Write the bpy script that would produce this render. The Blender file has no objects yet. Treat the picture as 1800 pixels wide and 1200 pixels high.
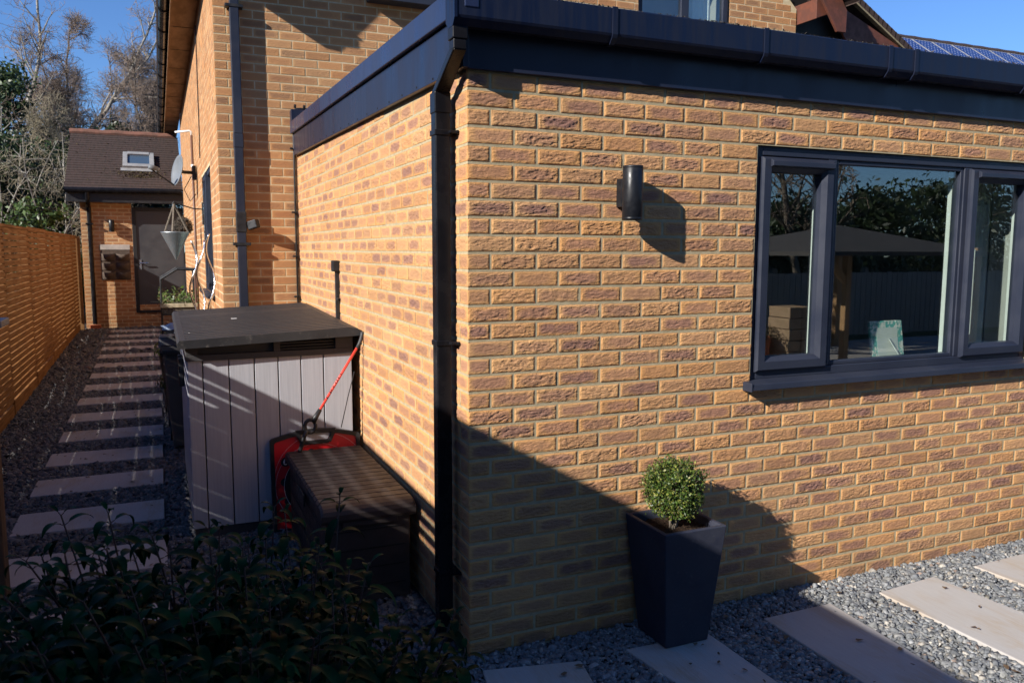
import bpy, math, random
import numpy as np
from mathutils import Vector, Matrix
random.seed(7)
RNG = np.random.default_rng(11)
sc = bpy.context.scene
COL = sc.collection

# ------------------------------------------------------------------ camera
cam_d = bpy.data.cameras.new('camera')
cam = bpy.data.objects.new('camera', cam_d)
COL.objects.link(cam)
CAM = Vector((-1.196, -3.212, 1.812))
RT = Vector((0.917, -0.399, 0.002)).normalized()
FW = Vector((0.397, 0.911, -0.1125)).normalized()
UP = RT.cross(FW).normalized()
RT = FW.cross(UP).normalized()
M = Matrix.Identity(4)
for i in range(3):
    M[i][0] = RT[i]; M[i][1] = UP[i]; M[i][2] = -FW[i]; M[i][3] = CAM[i]
cam.matrix_world = M
cam_d.sensor_width = 36.0
cam_d.lens = 28.36
cam_d.clip_start = 0.05
cam_d.clip_end = 600
cam_d.dof.use_dof = True
cam_d.dof.focus_distance = 3.9
cam_d.dof.aperture_fstop = 6.3
sc.camera = cam

# ------------------------------------------------------------------ light
SUN_EL = math.radians(28.0)
SUN_AZ = math.atan2(-0.935, -0.355)          # direction towards the sun, measured from +Y to +X
sun_dir = Vector((math.sin(SUN_AZ) * math.cos(SUN_EL), math.cos(SUN_AZ) * math.cos(SUN_EL), math.sin(SUN_EL)))
sun_d = bpy.data.lights.new('sun', 'SUN')
sun_d.energy = 5.0
sun_d.angle = math.radians(0.5)
sun_d.color = (1.0, 0.945, 0.87)
sun = bpy.data.objects.new('sun', sun_d)
COL.objects.link(sun)
sun.rotation_euler = sun_dir.to_track_quat('Z', 'Y').to_euler()
world = bpy.data.worlds.new("World")
sc.world = world
world.use_nodes = True
wn = world.node_tree
bg = wn.nodes['Background']
sky = wn.nodes.new('ShaderNodeTexSky')
sky.sky_type = 'NISHITA'
sky.sun_disc = False
sky.sun_elevation = SUN_EL
sky.sun_rotation = SUN_AZ
sky.air_density = 1.0
sky.dust_density = 0.0
sky.ozone_density = 4.5
blue = wn.nodes.new('ShaderNodeMix'); blue.data_type = 'RGBA'; blue.blend_type = 'MULTIPLY'
blue.inputs[0].default_value = 1.0; blue.inputs[7].default_value = (.72, .92, 1.22, 1)
wn.links.new(sky.outputs[0], blue.inputs[6])
wn.links.new(blue.outputs[2], bg.inputs[0])
bg.inputs[1].default_value = 0.070
sc.view_settings.view_transform = 'Standard'
sc.view_settings.look = 'None'
sc.view_settings.gamma = 1.0
sc.view_settings.use_curve_mapping = False
sc.view_settings.exposure = 0.86
sc.cycles.max_bounces = 8
sc.cycles.transparent_max_bounces = 16

# ------------------------------------------------------------------ helpers
def woff(o):
    v = Vector((0, 0, 0))
    while o is not None:
        v = v + Vector(o.location); o = o.parent
    return v

def tag(o, label=None, cat=None, group=None, kind=None):
    if label: o['label'] = label
    if cat: o['category'] = cat
    if group: o['group'] = group
    if kind: o['kind'] = kind
    return o

def thing(name, label, cat, loc=(0, 0, 0), group=None):
    o = bpy.data.objects.new(name, None)
    COL.objects.link(o)
    o.location = loc
    o.empty_display_size = 0.1
    return tag(o, label, cat, group)

class MB:
    """collects shapes in world coordinates, builds ONE mesh object"""
    def __init__(s):
        s.v = []; s.f = []; s.m = []; s.uv = {}; s.c = {}
    def add(s, vs, fs, m=0):
        b = len(s.v)
        s.v.extend([tuple(p) for p in vs])
        for f in fs:
            s.f.append(tuple(b + i for i in f)); s.m.append(m)
        return s
    def box(s, x0, x1, y0, y1, z0, z1, m=0):
        vs = [(x0, y0, z0), (x1, y0, z0), (x1, y1, z0), (x0, y1, z0), (x0, y0, z1), (x1, y0, z1), (x1, y1, z1), (x0, y1, z1)]
        return s.add(vs, [(3, 2, 1, 0), (4, 5, 6, 7), (0, 1, 5, 4), (1, 2, 6, 5), (2, 3, 7, 6), (3, 0, 4, 7)], m)
    def hexa(s, b, t, m=0):
        """bottom 4 pts (ccw from above), top 4 pts"""
        return s.add(list(b) + list(t), [(3, 2, 1, 0), (4, 5, 6, 7), (0, 1, 5, 4), (1, 2, 6, 5), (2, 3, 7, 6), (3, 0, 4, 7)], m)
    def beam(s, p0, p1, w, h, up=(0, 0, 1), m=0):
        p0 = Vector(p0); p1 = Vector(p1); d = (p1 - p0).normalized()
        u = Vector(up); r = d.cross(u)
        if r.length < 1e-4: r = d.cross(Vector((1, 0, 0)))
        r.normalize(); u = r.cross(d).normalized()
        c = []
        for p in (p0, p1):
            c += [p - r * w / 2 - u * h / 2, p + r * w / 2 - u * h / 2, p + r * w / 2 + u * h / 2, p - r * w / 2 + u * h / 2]
        return s.add(c, [(0, 1, 2, 3), (7, 6, 5, 4), (4, 5, 1, 0), (5, 6, 2, 1), (6, 7, 3, 2), (7, 4, 0, 3)], m)
    def prism(s, poly, off, m=0):
        n = len(poly); off = Vector(off)
        a = [Vector(p) for p in poly]
        return s.add(a + [p + off for p in a],
                     [tuple(range(n))[::-1], tuple(range(n, 2 * n))] + [(i, (i + 1) % n, n + (i + 1) % n, n + i) for i in range(n)], m)
    def tube(s, pts, r, n=8, m=0, caps=True):
        pts = [Vector(p) for p in pts]
        rs = r if isinstance(r, (list, tuple)) else [r] * len(pts)
        vs = []; fs = []; ref = None
        for i, p in enumerate(pts):
            d = (pts[min(i + 1, len(pts) - 1)] - pts[max(i - 1, 0)])
            if d.length < 1e-9: d = Vector((0, 0, 1))
            d.normalize()
            if ref is None:
                ref = d.cross(Vector((0, 0, 1)))
                if ref.length < 1e-3: ref = d.cross(Vector((1, 0, 0)))
            u = (ref - d * ref.dot(d))
            if u.length < 1e-5: u = d.orthogonal()
            u.normalize(); ref = u
            w = d.cross(u)
            for k in range(n):
                a = 2 * math.pi * k / n
                vs.append(p + (u * math.cos(a) + w * math.sin(a)) * rs[i])
        for i in range(len(pts) - 1):
            for k in range(n):
                fs.append((i * n + k, i * n + (k + 1) % n, (i + 1) * n + (k + 1) % n, (i + 1) * n + k))
        if caps:
            fs.append(tuple(range(n))[::-1]); fs.append(tuple((len(pts) - 1) * n + k for k in range(n)))
        return s.add(vs, fs, m)
    def lathe(s, c, prof, n=24, m=0, axis='z'):
        vs = []; fs = []
        c = Vector(c)
        for (r, z) in prof:
            for k in range(n):
                a = 2 * math.pi * k / n
                vs.append(c + Vector((r * math.cos(a), r * math.sin(a), z)))
        for i in range(len(prof) - 1):
            for k in range(n):
                fs.append((i * n + k, i * n + (k + 1) % n, (i + 1) * n + (k + 1) % n, (i + 1) * n + k))
        return s.add(vs, fs, m)
    def build(s, name, mats, parent=None, smooth=False, bevel=0.0, seg=2):
        me = bpy.data.meshes.new(name)
        off = woff(parent) if parent is not None else Vector((0, 0, 0))
        vs = [(p[0] - off[0], p[1] - off[1], p[2] - off[2]) for p in s.v]
        me.from_pydata(vs, [], s.f)
        if not isinstance(mats, (list, tuple)): mats = [mats]
        for mm in mats: me.materials.append(mm)
        if len(mats) > 1: me.polygons.foreach_set('material_index', s.m)
        if smooth: me.polygons.foreach_set('use_smooth', [True] * len(me.polygons))
        me.update()
        o = bpy.data.objects.new(name, me)
        COL.objects.link(o)
        if parent is not None: o.parent = parent
        if bevel > 0:
            b = o.modifiers.new('bevel', 'BEVEL'); b.width = bevel; b.segments = seg
            b.limit_method = 'ANGLE'; b.angle_limit = math.radians(40)
            b.harden_normals = False
        return o

def np_mesh(name, verts, faces, mats, parent=None, smooth=False, color=None, mi=None):
    """fast mesh from numpy: faces (n,k) all same size; color per face rgba"""
    me = bpy.data.meshes.new(name)
    off = woff(parent) if parent is not None else Vector((0, 0, 0))
    verts = np.asarray(verts, dtype=np.float32) - np.array(off, dtype=np.float32)
    faces = np.asarray(faces, dtype=np.int32)
    n, k = faces.shape
    me.vertices.add(len(verts)); me.vertices.foreach_set('co', verts.ravel())
    me.loops.add(n * k); me.loops.foreach_set('vertex_index', faces.ravel())
    me.polygons.add(n)
    me.polygons.foreach_set('loop_start', np.arange(0, n * k, k, dtype=np.int32))
    me.polygons.foreach_set('loop_total', np.full(n, k, dtype=np.int32))
    if mi is not None: me.polygons.foreach_set('material_index', np.asarray(mi, dtype=np.int32))
    if smooth: me.polygons.foreach_set('use_smooth', np.ones(n, dtype=bool))
    if not isinstance(mats, (list, tuple)): mats = [mats]
    for mm in mats: me.materials.append(mm)
    me.update(calc_edges=True)
    if color is not None:
        a = me.attributes.new('tint', 'FLOAT_COLOR', 'CORNER')
        a.data.foreach_set('color', np.repeat(np.asarray(color, dtype=np.float32), k, axis=0).ravel())
    me.validate()
    o = bpy.data.objects.new(name, me)
    COL.objects.link(o)
    if parent is not None: o.parent = parent
    return o

def tubes_np(segs, n=4):
    """segs: list of (p0,p1,r0,r1) -> verts, quad faces"""
    P0 = np.array([s[0] for s in segs], dtype=float); P1 = np.array([s[1] for s in segs], dtype=float)
    r0 = np.array([s[2] for s in segs])[:, None, None]; r1 = np.array([s[3] for s in segs])[:, None, None]
    d = P1 - P0; d /= np.linalg.norm(d, axis=1)[:, None] + 1e-9
    a = np.where(np.abs(d[:, 2:3]) < .9, np.array([[0, 0, 1.]]), np.array([[1., 0, 0]]))
    u = np.cross(d, a); u /= np.linalg.norm(u, axis=1)[:, None] + 1e-9
    w = np.cross(d, u)
    ang = np.arange(n) * 2 * np.pi / n
    ring = u[:, None, :] * np.cos(ang)[None, :, None] + w[:, None, :] * np.sin(ang)[None, :, None]
    V = np.concatenate([P0[:, None, :] + ring * r0, P1[:, None, :] + ring * r1], axis=1)
    base = (np.arange(len(segs)) * 2 * n)[:, None]
    F = []
    for k in range(n):
        F.append(np.concatenate([base + k, base + (k + 1) % n, base + n + (k + 1) % n, base + n + k], axis=1))
    return V.reshape(-1, 3), np.stack(F, 1).reshape(-1, 4)

# ------------------------------------------------------------------ materials
def nmat(name):
    m = bpy.data.materials.new(name); m.use_nodes = True
    nt = m.node_tree
    return m, nt, nt.nodes['Principled BSDF']

def N(nt, t, **kw):
    n = nt.nodes.new(t)
    for k, v in kw.items():
        if hasattr(n, k): setattr(n, k, v)
        else: n.inputs[k].default_value = v
    return n

def math_n(nt, op, a, b=None, c=None, clamp=False):
    n = nt.nodes.new('ShaderNodeMath'); n.operation = op; n.use_clamp = clamp
    for i, x in enumerate((a, b, c)):
        if x is None: continue
        if isinstance(x, (int, float)): n.inputs[i].default_value = x
        else: nt.links.new(x, n.inputs[i])
    return n.outputs[0]

def mixc(nt, fac, a, b):
    n = nt.nodes.new('ShaderNodeMix'); n.data_type = 'RGBA'
    for s, x in ((0, fac), (6, a), (7, b)):
        if isinstance(x, (int, float)): n.inputs[s].default_value = x
        elif isinstance(x, (tuple, list)): n.inputs[s].default_value = (*x[:3], 1)
        else: nt.links.new(x, n.inputs[s])
    return n.outputs[2]

def noise(nt, vec, scale, detail=3, rough=.5, dist=0.0):
    n = nt.nodes.new('ShaderNodeTexNoise')
    n.inputs['Scale'].default_value = scale; n.inputs['Detail'].default_value = detail
    n.inputs['Roughness'].default_value = rough; n.inputs['Distortion'].default_value = dist
    if vec is not None: nt.links.new(vec, n.inputs['Vector'])
    return n.outputs['Fac']

def objvec(nt, scale=(1, 1, 1)):
    t = nt.nodes.new('ShaderNodeTexCoord')
    mp = nt.nodes.new('ShaderNodeMapping')
    mp.inputs['Scale'].default_value = scale
    nt.links.new(t.outputs['Object'], mp.inputs['Vector'])
    return mp.outputs['Vector']

def ramp(nt, fac, a, b):
    n = nt.nodes.new('ShaderNodeMapRange')
    n.inputs[1].default_value = a; n.inputs[2].default_value = b
    n.interpolation_type = 'SMOOTHSTEP'
    nt.links.new(fac, n.inputs[0])
    return n.outputs[0]

def bump(nt, b, h, strength=.5, dist=.003):
    n = nt.nodes.new('ShaderNodeBump')
    n.inputs['Strength'].default_value = strength; n.inputs['Distance'].default_value = dist
    nt.links.new(h, n.inputs['Height']); nt.links.new(n.outputs[0], b.inputs['Normal'])

def pm(name, col, rough=.5, col2=None, vs=(1, 1, 1), scale=6, bmp=0, bdist=.002, bscale=60, spec=.5, metal=0, dirt=None, lo=.35, hi=.65):
    m, nt, b = nmat(name)
    b.inputs['Base Color'].default_value = (*col, 1)
    b.inputs['Roughness'].default_value = rough
    b.inputs['Specular IOR Level'].default_value = spec
    b.inputs['Metallic'].default_value = metal
    v = objvec(nt, vs)
    if col2 is not None:
        f = ramp(nt, noise(nt, v, scale, 5, .6), lo, hi)
        c = mixc(nt, f, col, col2)
        if dirt is not None:
            f2 = ramp(nt, noise(nt, v, scale * 7.3, 6, .7), .55, .8)
            c = mixc(nt, f2, c, dirt)
        nt.links.new(c, b.inputs['Base Color'])
        r = nt.nodes.new('ShaderNodeMapRange'); nt.links.new(f, r.inputs[0])
        r.inputs[3].default_value = max(0.05, rough - .07); r.inputs[4].default_value = min(1, rough + .1)
        nt.links.new(r.outputs[0], b.inputs['Roughness'])
    if bmp > 0: bump(nt, b, noise(nt, v, bscale, 4, .6), bmp, bdist)
    return m

def brick_mat(name, buff, buff2, dark, dark2, crinkle=1.0, darkamt=1.0):
    """uv 'brick' is -1..1 across each brick, attribute 'tint' random per brick"""
    m, nt, b = nmat(name)
    uv = nt.nodes.new('ShaderNodeUVMap'); uv.uv_map = 'brick'
    sx = nt.nodes.new('ShaderNodeSeparateXYZ'); nt.links.new(uv.outputs[0], sx.inputs[0])
    at = nt.nodes.new('ShaderNodeAttribute'); at.attribute_name = 'tint'
    sc3 = nt.nodes.new('ShaderNodeSeparateColor'); nt.links.new(at.outputs['Color'], sc3.inputs[0])
    r, g, bl = sc3.outputs[0], sc3.outputs[1], sc3.outputs[2]
    ax = math_n(nt, 'ABSOLUTE', sx.outputs[0]); ay = math_n(nt, 'ABSOLUTE', sx.outputs[1])
    v = objvec(nt)
    off = nt.nodes.new('ShaderNodeVectorMath'); off.operation = 'MULTIPLY_ADD'
    nt.links.new(at.outputs['Color'], off.inputs[0]); off.inputs[1].default_value = (7, 9, 5); nt.links.new(v, off.inputs[2])
    bv = off.outputs[0]
    n1 = noise(nt, bv, 14, 3, .6)
    # soft core of each brick, flashed darker by the kiln
    cx = math_n(nt, 'SUBTRACT', 1.0, math_n(nt, 'POWER', ax, 5.0))
    cy = math_n(nt, 'SUBTRACT', 1.0, math_n(nt, 'POWER', ay, 2.6))
    core = math_n(nt, 'MULTIPLY', cx, cy)
    k = math_n(nt, 'ADD', math_n(nt, 'MULTIPLY', core, 1.0), math_n(nt, 'MULTIPLY', math_n(nt, 'SUBTRACT', n1, .5), 1.2))
    k = ramp(nt, k, .22, 1.0)
    amt = math_n(nt, 'MULTIPLY', math_n(nt, 'ADD', math_n(nt, 'MULTIPLY', r, .70), .28), darkamt)
    k = math_n(nt, 'MULTIPLY', k, amt, clamp=True)
    cb = mixc(nt, g, buff, buff2)
    cd = mixc(nt, bl, dark, dark2)
    c = mixc(nt, k, cb, cd)
    vr = math_n(nt, 'FRACT', math_n(nt, 'MULTIPLY', r, 7.31))
    tone = nt.nodes.new('ShaderNodeMix'); tone.data_type = 'RGBA'; tone.blend_type = 'MULTIPLY'; tone.inputs[0].default_value = 1
    nt.links.new(c, tone.inputs[6]); nt.links.new(mixc(nt, vr, (.84, .84, .87), (1.08, 1.07, 1.04)), tone.inputs[7]); c = tone.outputs[2]
    # splashed dirt low down and faint weather streaks
    sp = nt.nodes.new('ShaderNodeSeparateXYZ'); nt.links.new(v, sp.inputs[0])
    low = math_n(nt, 'MULTIPLY', ramp(nt, math_n(nt, 'SUBTRACT', .32, sp.outputs[2]), 0.0, .32), ramp(nt, noise(nt, v, 5, 5, .7), .3, .7))
    mv = nt.nodes.new('ShaderNodeMapping'); mv.inputs['Scale'].default_value = (3.2, 3.2, .35); nt.links.new(v, mv.inputs[0])
    st = ramp(nt, noise(nt, mv.outputs[0], 1.6, 5, .65), .52, .80)
    c = mixc(nt, math_n(nt, 'MULTIPLY', low, .55), c, (.13, .085, .05))
    c = mixc(nt, math_n(nt, 'MULTIPLY', st, .22), c, (.24, .16, .10))
    fine = noise(nt, v, 130, 4, .7)
    c = mixc(nt, math_n(nt, 'MULTIPLY', ramp(nt, fine, .50, .75), .18), c, tuple(x * .55 for x in buff))
    nt.links.new(c, b.inputs['Base Color'])
    b.inputs['Roughness'].default_value = .88
    b.inputs['Specular IOR Level'].default_value = .25
    # dragged rustic face: ragged horizontal wrinkles
    mp = nt.nodes.new('ShaderNodeMapping'); mp.inputs['Scale'].default_value = (1, 1, 2.7)
    nt.links.new(bv, mp.inputs['Vector'])
    w = noise(nt, mp.outputs[0], 42, 4, .62, .9)
    w = ramp(nt, w, .36, .62)
    edge = math_n(nt, 'MULTIPLY', ramp(nt, math_n(nt, 'SUBTRACT', 1.0, ax), .0, .10), ramp(nt, math_n(nt, 'SUBTRACT', 1.0, ay), .0, .25))
    rough_amt = math_n(nt, 'ADD', math_n(nt, 'MULTIPLY', bl, .75), .3)
    h = math_n(nt, 'MULTIPLY', math_n(nt, 'MULTIPLY', w, edge), rough_amt)
    h = math_n(nt, 'ADD', h, math_n(nt, 'MULTIPLY', fine, .16))
    bump(nt, b, h, 1.0 * min(1, crinkle * 1.4), .017 * crinkle)
    return m

def glass_mat(name, tint=(.9, .95, .93), dark=False):
    m, nt, b = nmat(name)
    out = nt.nodes['Material Output']
    nt.nodes.remove(b)
    tr = nt.nodes.new('ShaderNodeBsdfTransparent'); tr.inputs[0].default_value = (*tint, 1)
    gl = nt.nodes.new('ShaderNodeBsdfGlossy'); gl.inputs['Roughness'].default_value = 0.0
    gl.inputs['Color'].default_value = (1, 1, 1, 1)
    ge = nt.nodes.new('ShaderNodeNewGeometry')
    dt = nt.nodes.new('ShaderNodeVectorMath'); dt.operation = 'DOT_PRODUCT'
    nt.links.new(ge.outputs['Normal'], dt.inputs[0]); nt.links.new(ge.outputs['Incoming'], dt.inputs[1])
    om = math_n(nt, 'SUBTRACT', 1.0, math_n(nt, 'ABSOLUTE', dt.outputs['Value']))
    f = math_n(nt, 'ADD', math_n(nt, 'MULTIPLY', math_n(nt, 'POWER', om, 5.0), .88), .11, clamp=True)
    mx = nt.nodes.new('ShaderNodeMixShader')
    nt.links.new(f, mx.inputs[0]); nt.links.new(tr.outputs[0], mx.inputs[1]); nt.links.new(gl.outputs[0], mx.inputs[2])
    nt.links.new(mx.outputs[0], out.inputs[0])
    return m

def tint_mat(name, rough=.8, spec=.3, base_noise=None, gain=1.0, trans=0.0, bmp=0):
    m, nt, b = nmat(name)
    at = nt.nodes.new('ShaderNodeAttribute'); at.attribute_name = 'tint'
    c = at.outputs['Color']
    v = objvec(nt)
    if base_noise:
        f = ramp(nt, noise(nt, v, base_noise, 4, .6), .3, .75)
        d = nt.nodes.new('ShaderNodeMix'); d.data_type = 'RGBA'; d.blend_type = 'MULTIPLY'
        d.inputs[0].default_value = 1.0
        nt.links.new(c, d.inputs[6]); nt.links.new(mixc(nt, f, (.6, .6, .6), (1.25, 1.25, 1.25)), d.inputs[7])
        c = d.outputs[2]
    nt.links.new(c, b.inputs['Base Color'])
    b.inputs['Roughness'].default_value = rough; b.inputs['Specular IOR Level'].default_value = spec
    if bmp: bump(nt, b, noise(nt, v, 120, 3), bmp, .002)
    if trans > 0:
        out = nt.nodes['Material Output']
        t = nt.nodes.new('ShaderNodeBsdfTranslucent'); nt.links.new(c, t.inputs[0])
        mx = nt.nodes.new('ShaderNodeMixShader'); mx.inputs[0].default_value = trans
        nt.links.new(b.outputs[0], mx.inputs[1]); nt.links.new(t.outputs[0], mx.inputs[2]); nt.links.new(mx.outputs[0], out.inputs[0])
    return m

M_brick = brick_mat('rustic_buff_brick', (.535, .270, .100), (.57, .320, .140), (.315, .160, .108), (.255, .135, .105), crinkle=.35)
M_hbrick = brick_mat('orange_house_brick', (.46, .225, .092), (.49, .275, .130), (.37, .165, .075), (.20, .115, .072), crinkle=.3, darkamt=.8)
M_mortar = pm('lime_mortar', (.33, .272, .168), .95, (.40, .335, .215), scale=25, bmp=.6, bscale=180, spec=.15)
M_hmortar = pm('pale_mortar', (.46, .37, .22), .95, (.54, .45, .30), scale=25, bmp=.5, bscale=180, spec=.15)
M_fascia = pm('anthracite_fascia', (.009, .013, .030), .34, (.013, .016, .032), vs=(1, 1, .2), scale=5, spec=.4)
M_trim = pm('sky_tinted_trim', (.014, .021, .055), .30, (.018, .026, .058), vs=(1, 1, .2), scale=5, spec=.5)  # anthracite trim with the blue sky reflection put into its base colour
M_gutter = pm('anthracite_gutter', (.005, .009, .026), .36, (.009, .012, .026), vs=(9, 9, .6), scale=4, spec=.30)
M_pipe = pm('black_downpipe', (.007, .007, .009), .25, (.010, .010, .012), scale=8, spec=.16)
M_frame = pm('anthracite_frame', (.017, .021, .036), .42, (.023, .027, .042), scale=3, bmp=.12, bscale=260, spec=.32)
M_black = pm('black_plastic', (.012, .012, .014), .45, (.02, .02, .022), scale=20, spec=.4)
M_seal = pm('black_seal', (.006, .006, .007), .6)
M_lamp = pm('black_aluminium', (.007, .008, .011), .38, (.010, .011, .014), scale=30, spec=.3, bmp=.1, bscale=400)
M_glass = glass_mat('window_glass')
M_lens = pm('frosted_lens', (.5, .5, .5), .3)
M_white = pm('white_upvc', (.78, .78, .76), .35, (.72, .72, .70), scale=5)
M_plaster = pm('room_plaster', (.42, .40, .37), .9, (.36, .35, .33), scale=3)
M_roomfloor = pm('room_floor', (.12, .085, .055), .5, (.09, .06, .04), scale=6)
M_roof = pm('grey_roof_membrane', (.10, .10, .11), .8, (.14, .14, .14), scale=4)
M_ground = pm('dark_subsoil', (.035, .036, .040), .95, (.070, .068, .066), scale=40, bmp=1.0, bdist=.02, bscale=55, spec=.2)
M_stone = tint_mat('slate_chippings', .75, .35, 60)
M_shedp = pm('pale_grey_resin', (.335, .342, .372), .55, (.385, .39, .42), vs=(40, 40, 1.2), scale=2.2, bmp=.25, bscale=9, bdist=.002, spec=.35)
M_shedd = pm('charcoal_resin', (.040, .039, .041), .55, (.052, .050, .052), scale=14, bmp=.15, bscale=200, spec=.35, dirt=(.075, .072, .068))
M_lid = pm('grey_resin_lid', (.022, .0215, .023), .5, (.031, .030, .031), vs=(1.2, 20, 1), scale=3, bmp=.35, bscale=14, bdist=.002, spec=.3, dirt=(.11, .10, .09))
M_box = pm('brown_resin', (.034, .027, .026), .5, (.044, .035, .033), vs=(3, 3, 3), scale=6, bmp=.2, bscale=120, spec=.4)
M_red = pm('red_print', (.55, .012, .020), .35, (.48, .010, .018), scale=5)
M_redshaft = pm('red_shaft', (.72, .065, .045), .35, (.65, .05, .035), scale=40)
M_cream = pm('cream_print', (.62, .58, .42), .5)
M_whitep = pm('white_print', (.75, .75, .75), .5)
M_planter = pm('slate_blue_planter', (.020, .023, .040), .62, (.027, .030, .046), scale=9, bmp=.25, bscale=160, spec=.4, dirt=(.07, .072, .085))
M_soil = pm('potting_soil', (.022, .014, .010), .95, (.045, .028, .018), scale=60, bmp=1, bdist=.012, bscale=90, spec=.1)
M_leaf = tint_mat('leaf', .45, .45, None, trans=.25)
M_leafg = tint_mat('glossy_leaf', .5, .06, 30, trans=.04)
M_bark = pm('bark', (.16, .13, .10), .9, (.09, .075, .06), scale=12, bmp=.6, bscale=40)
M_palebark = pm('pale_bark', (.30, .275, .235), .85, (.17, .155, .13), vs=(1, 1, .4), scale=3)
M_twig = pm('winter_twigs', (.225, .165, .125), .9, (.175, .135, .105), scale=1.5)
M_twigp = pm('pale_twigs', (.31, .265, .180), .9, (.22, .19, .13), scale=1.5)
M_stem = pm('red_stem', (.065, .022, .020), .6, (.045, .03, .02), scale=20)
M_fence = pm('orange_cedar', (.29, .137, .043), .7, (.19, .084, .026), vs=(3, .7, 9), scale=3.2, bmp=.25, bscale=22, spec=.25, dirt=(.13, .055, .018))
M_fencep = pm('fence_post', (.22, .115, .045), .75, (.17, .085, .033), vs=(6, 6, .8), scale=4, bmp=.3, bscale=20, spec=.2)
M_greytimber = pm('weathered_timber', (.20, .18, .155), .85, (.13, .115, .10), vs=(7, 7, .7), scale=4, bmp=.4, bscale=25, spec=.2)
M_greycap = pm('grey_cap', (.12, .125, .14), .4, (.15, .155, .17), scale=8)
M_reddoor = pm('red_brown_timber', (.125, .042, .026), .6, (.085, .032, .022), vs=(3, 3, 3), scale=4, bmp=.3, bscale=40, spec=.35)
M_soffit = pm('stained_soffit', (.24, .125, .050), .65, (.16, .085, .036), vs=(3, .8, 1), scale=2.5, bmp=.2, bscale=30, spec=.3)
M_door = pm('grey_door', (.036, .037, .042), .5, (.044, .044, .048), scale=4)
M_steel = pm('brushed_steel', (.65, .65, .66), .25, (.55, .55, .56), scale=20, metal=1)
M_spiral = pm('polished_spiral', (.78, .76, .72), .18, (.70, .68, .66), scale=20, metal=1)
M_zinc = pm('zinc_bucket', (.34, .37, .39), .42, (.26, .29, .31), scale=14, metal=.75, dirt=(.16, .17, .17))
M_dish = pm('grey_dish', (.15, .165, .18), .5, (.125, .138, .15), scale=8)
M_dry = pm('dry_moss', (.055, .045, .035), .95, (.11, .09, .07), scale=40, bmp=1, bdist=.02, bscale=60)
M_rope = pm('old_rope', (.20, .16, .12), .9, (.12, .10, .08), scale=80)
M_bin = pm('charcoal_bin', (.060, .056, .055), .5, (.075, .070, .068), scale=7, bmp=.1, bscale=150)
M_fabric = pm('brown_felt', (.085, .060, .045), .95, (.065, .048, .036), scale=30, bmp=.4, bscale=200)
M_fabricl = pm('pale_felt', (.40, .36, .32), .95, (.32, .29, .26), scale=10)
M_terracotta = pm('terracotta', (.42, .13, .055), .8, (.34, .10, .045), scale=12)
M_trough = pm('pale_trough', (.42, .35, .23), .8, (.30, .25, .16), vs=(6, 1, 1), scale=6)
M_copper = pm('brown_cable', (.12, .055, .035), .5)
M_tile = pm('brown_roof_tile', (.044, .024, .019), .85, (.028, .017, .014), vs=(9, 2, 2), scale=3, bmp=.5, bscale=30, dirt=(.13, .10, .06))
M_ridge = pm('ridge_tile', (.20, .085, .055), .85, (.13, .065, .045), vs=(2, 2, 2), scale=4, bmp=.4, bscale=30)
M_verge = pm('verge_mortar', (.24, .20, .12), .9, (.16, .13, .08), scale=14, bmp=.6, bscale=40)
M_moss = pm('roof_moss', (.065, .055, .018), .95, (.10, .07, .025), scale=20, bmp=1, bdist=.02, bscale=50)
M_lead = pm('skylight_grey', (.22, .22, .22), .45, (.27, .27, .27), scale=10)
M_mosaic = pm('mosaic_frame', (.10, .36, .32), .25, (.66, .62, .56), scale=34, bmp=1, bdist=.008, bscale=90, lo=.45, hi=.56)
M_card = pm('card_back', (.55, .55, .52), .7, (.50, .50, .47), scale=10)
M_canvas = pm('dark_canvas', (.060, .055, .052), .9, (.075, .068, .064), scale=5)
M_blocks = pm('buff_blocks', (.40, .27, .16), .9, (.32, .22, .13), scale=9, bmp=.5, bscale=50)
M_oak = pm('pale_oak', (.42, .25, .11), .6, (.34, .19, .08), vs=(9, 9, 1), scale=4)

def slab_mat():
    m, nt, b = nmat('sandstone_slab')
    at = nt.nodes.new('ShaderNodeObjectInfo')
    v = objvec(nt, (2.0, 2.0, 2.0))
    off = nt.nodes.new('ShaderNodeVectorMath'); off.operation = 'MULTIPLY_ADD'
    cmb = nt.nodes.new('ShaderNodeCombineXYZ')
    for i in range(3): nt.links.new(at.outputs['Random'], cmb.inputs[i])
    nt.links.new(cmb.outputs[0], off.inputs[0]); off.inputs[1].default_value = (13, 7, 5); nt.links.new(v, off.inputs[2])
    mp = nt.nodes.new('ShaderNodeMapping'); mp.inputs['Scale'].default_value = (1.2, .45, 1); nt.links.new(off.outputs[0], mp.inputs[0])
    f = ramp(nt, noise(nt, mp.outputs[0], 2.2, 4, .6, .6), .42, .70)
    c = mixc(nt, f, (.37, .350, .332), (.345, .285, .220))
    mp2 = nt.nodes.new('ShaderNodeMapping'); mp2.inputs['Scale'].default_value = (14, 1.1, 1); nt.links.new(off.outputs[0], mp2.inputs[0])
    g = ramp(nt, noise(nt, mp2.outputs[0], 4, 5, .7, .4), .35, .7)
    c = mixc(nt, math_n(nt, 'MULTIPLY', g, .45), c, (.42, .405, .39))
    s = ramp(nt, noise(nt, off.outputs[0], 26, 3, .5), .70, .78)
    c = mixc(nt, math_n(nt, 'MULTIPLY', s, .5), c, (.12, .10, .08))
    nt.links.new(c, b.inputs['Base Color'])
    b.inputs['Roughness'].default_value = .8; b.inputs['Specular IOR Level'].default_value = .25
    hb = math_n(nt, 'ADD', noise(nt, mp2.outputs[0], 6, 5, .7), math_n(nt, 'MULTIPLY', noise(nt, v, 90, 3), .6))
    bump(nt, b, hb, .35, .004)
    return m
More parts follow.
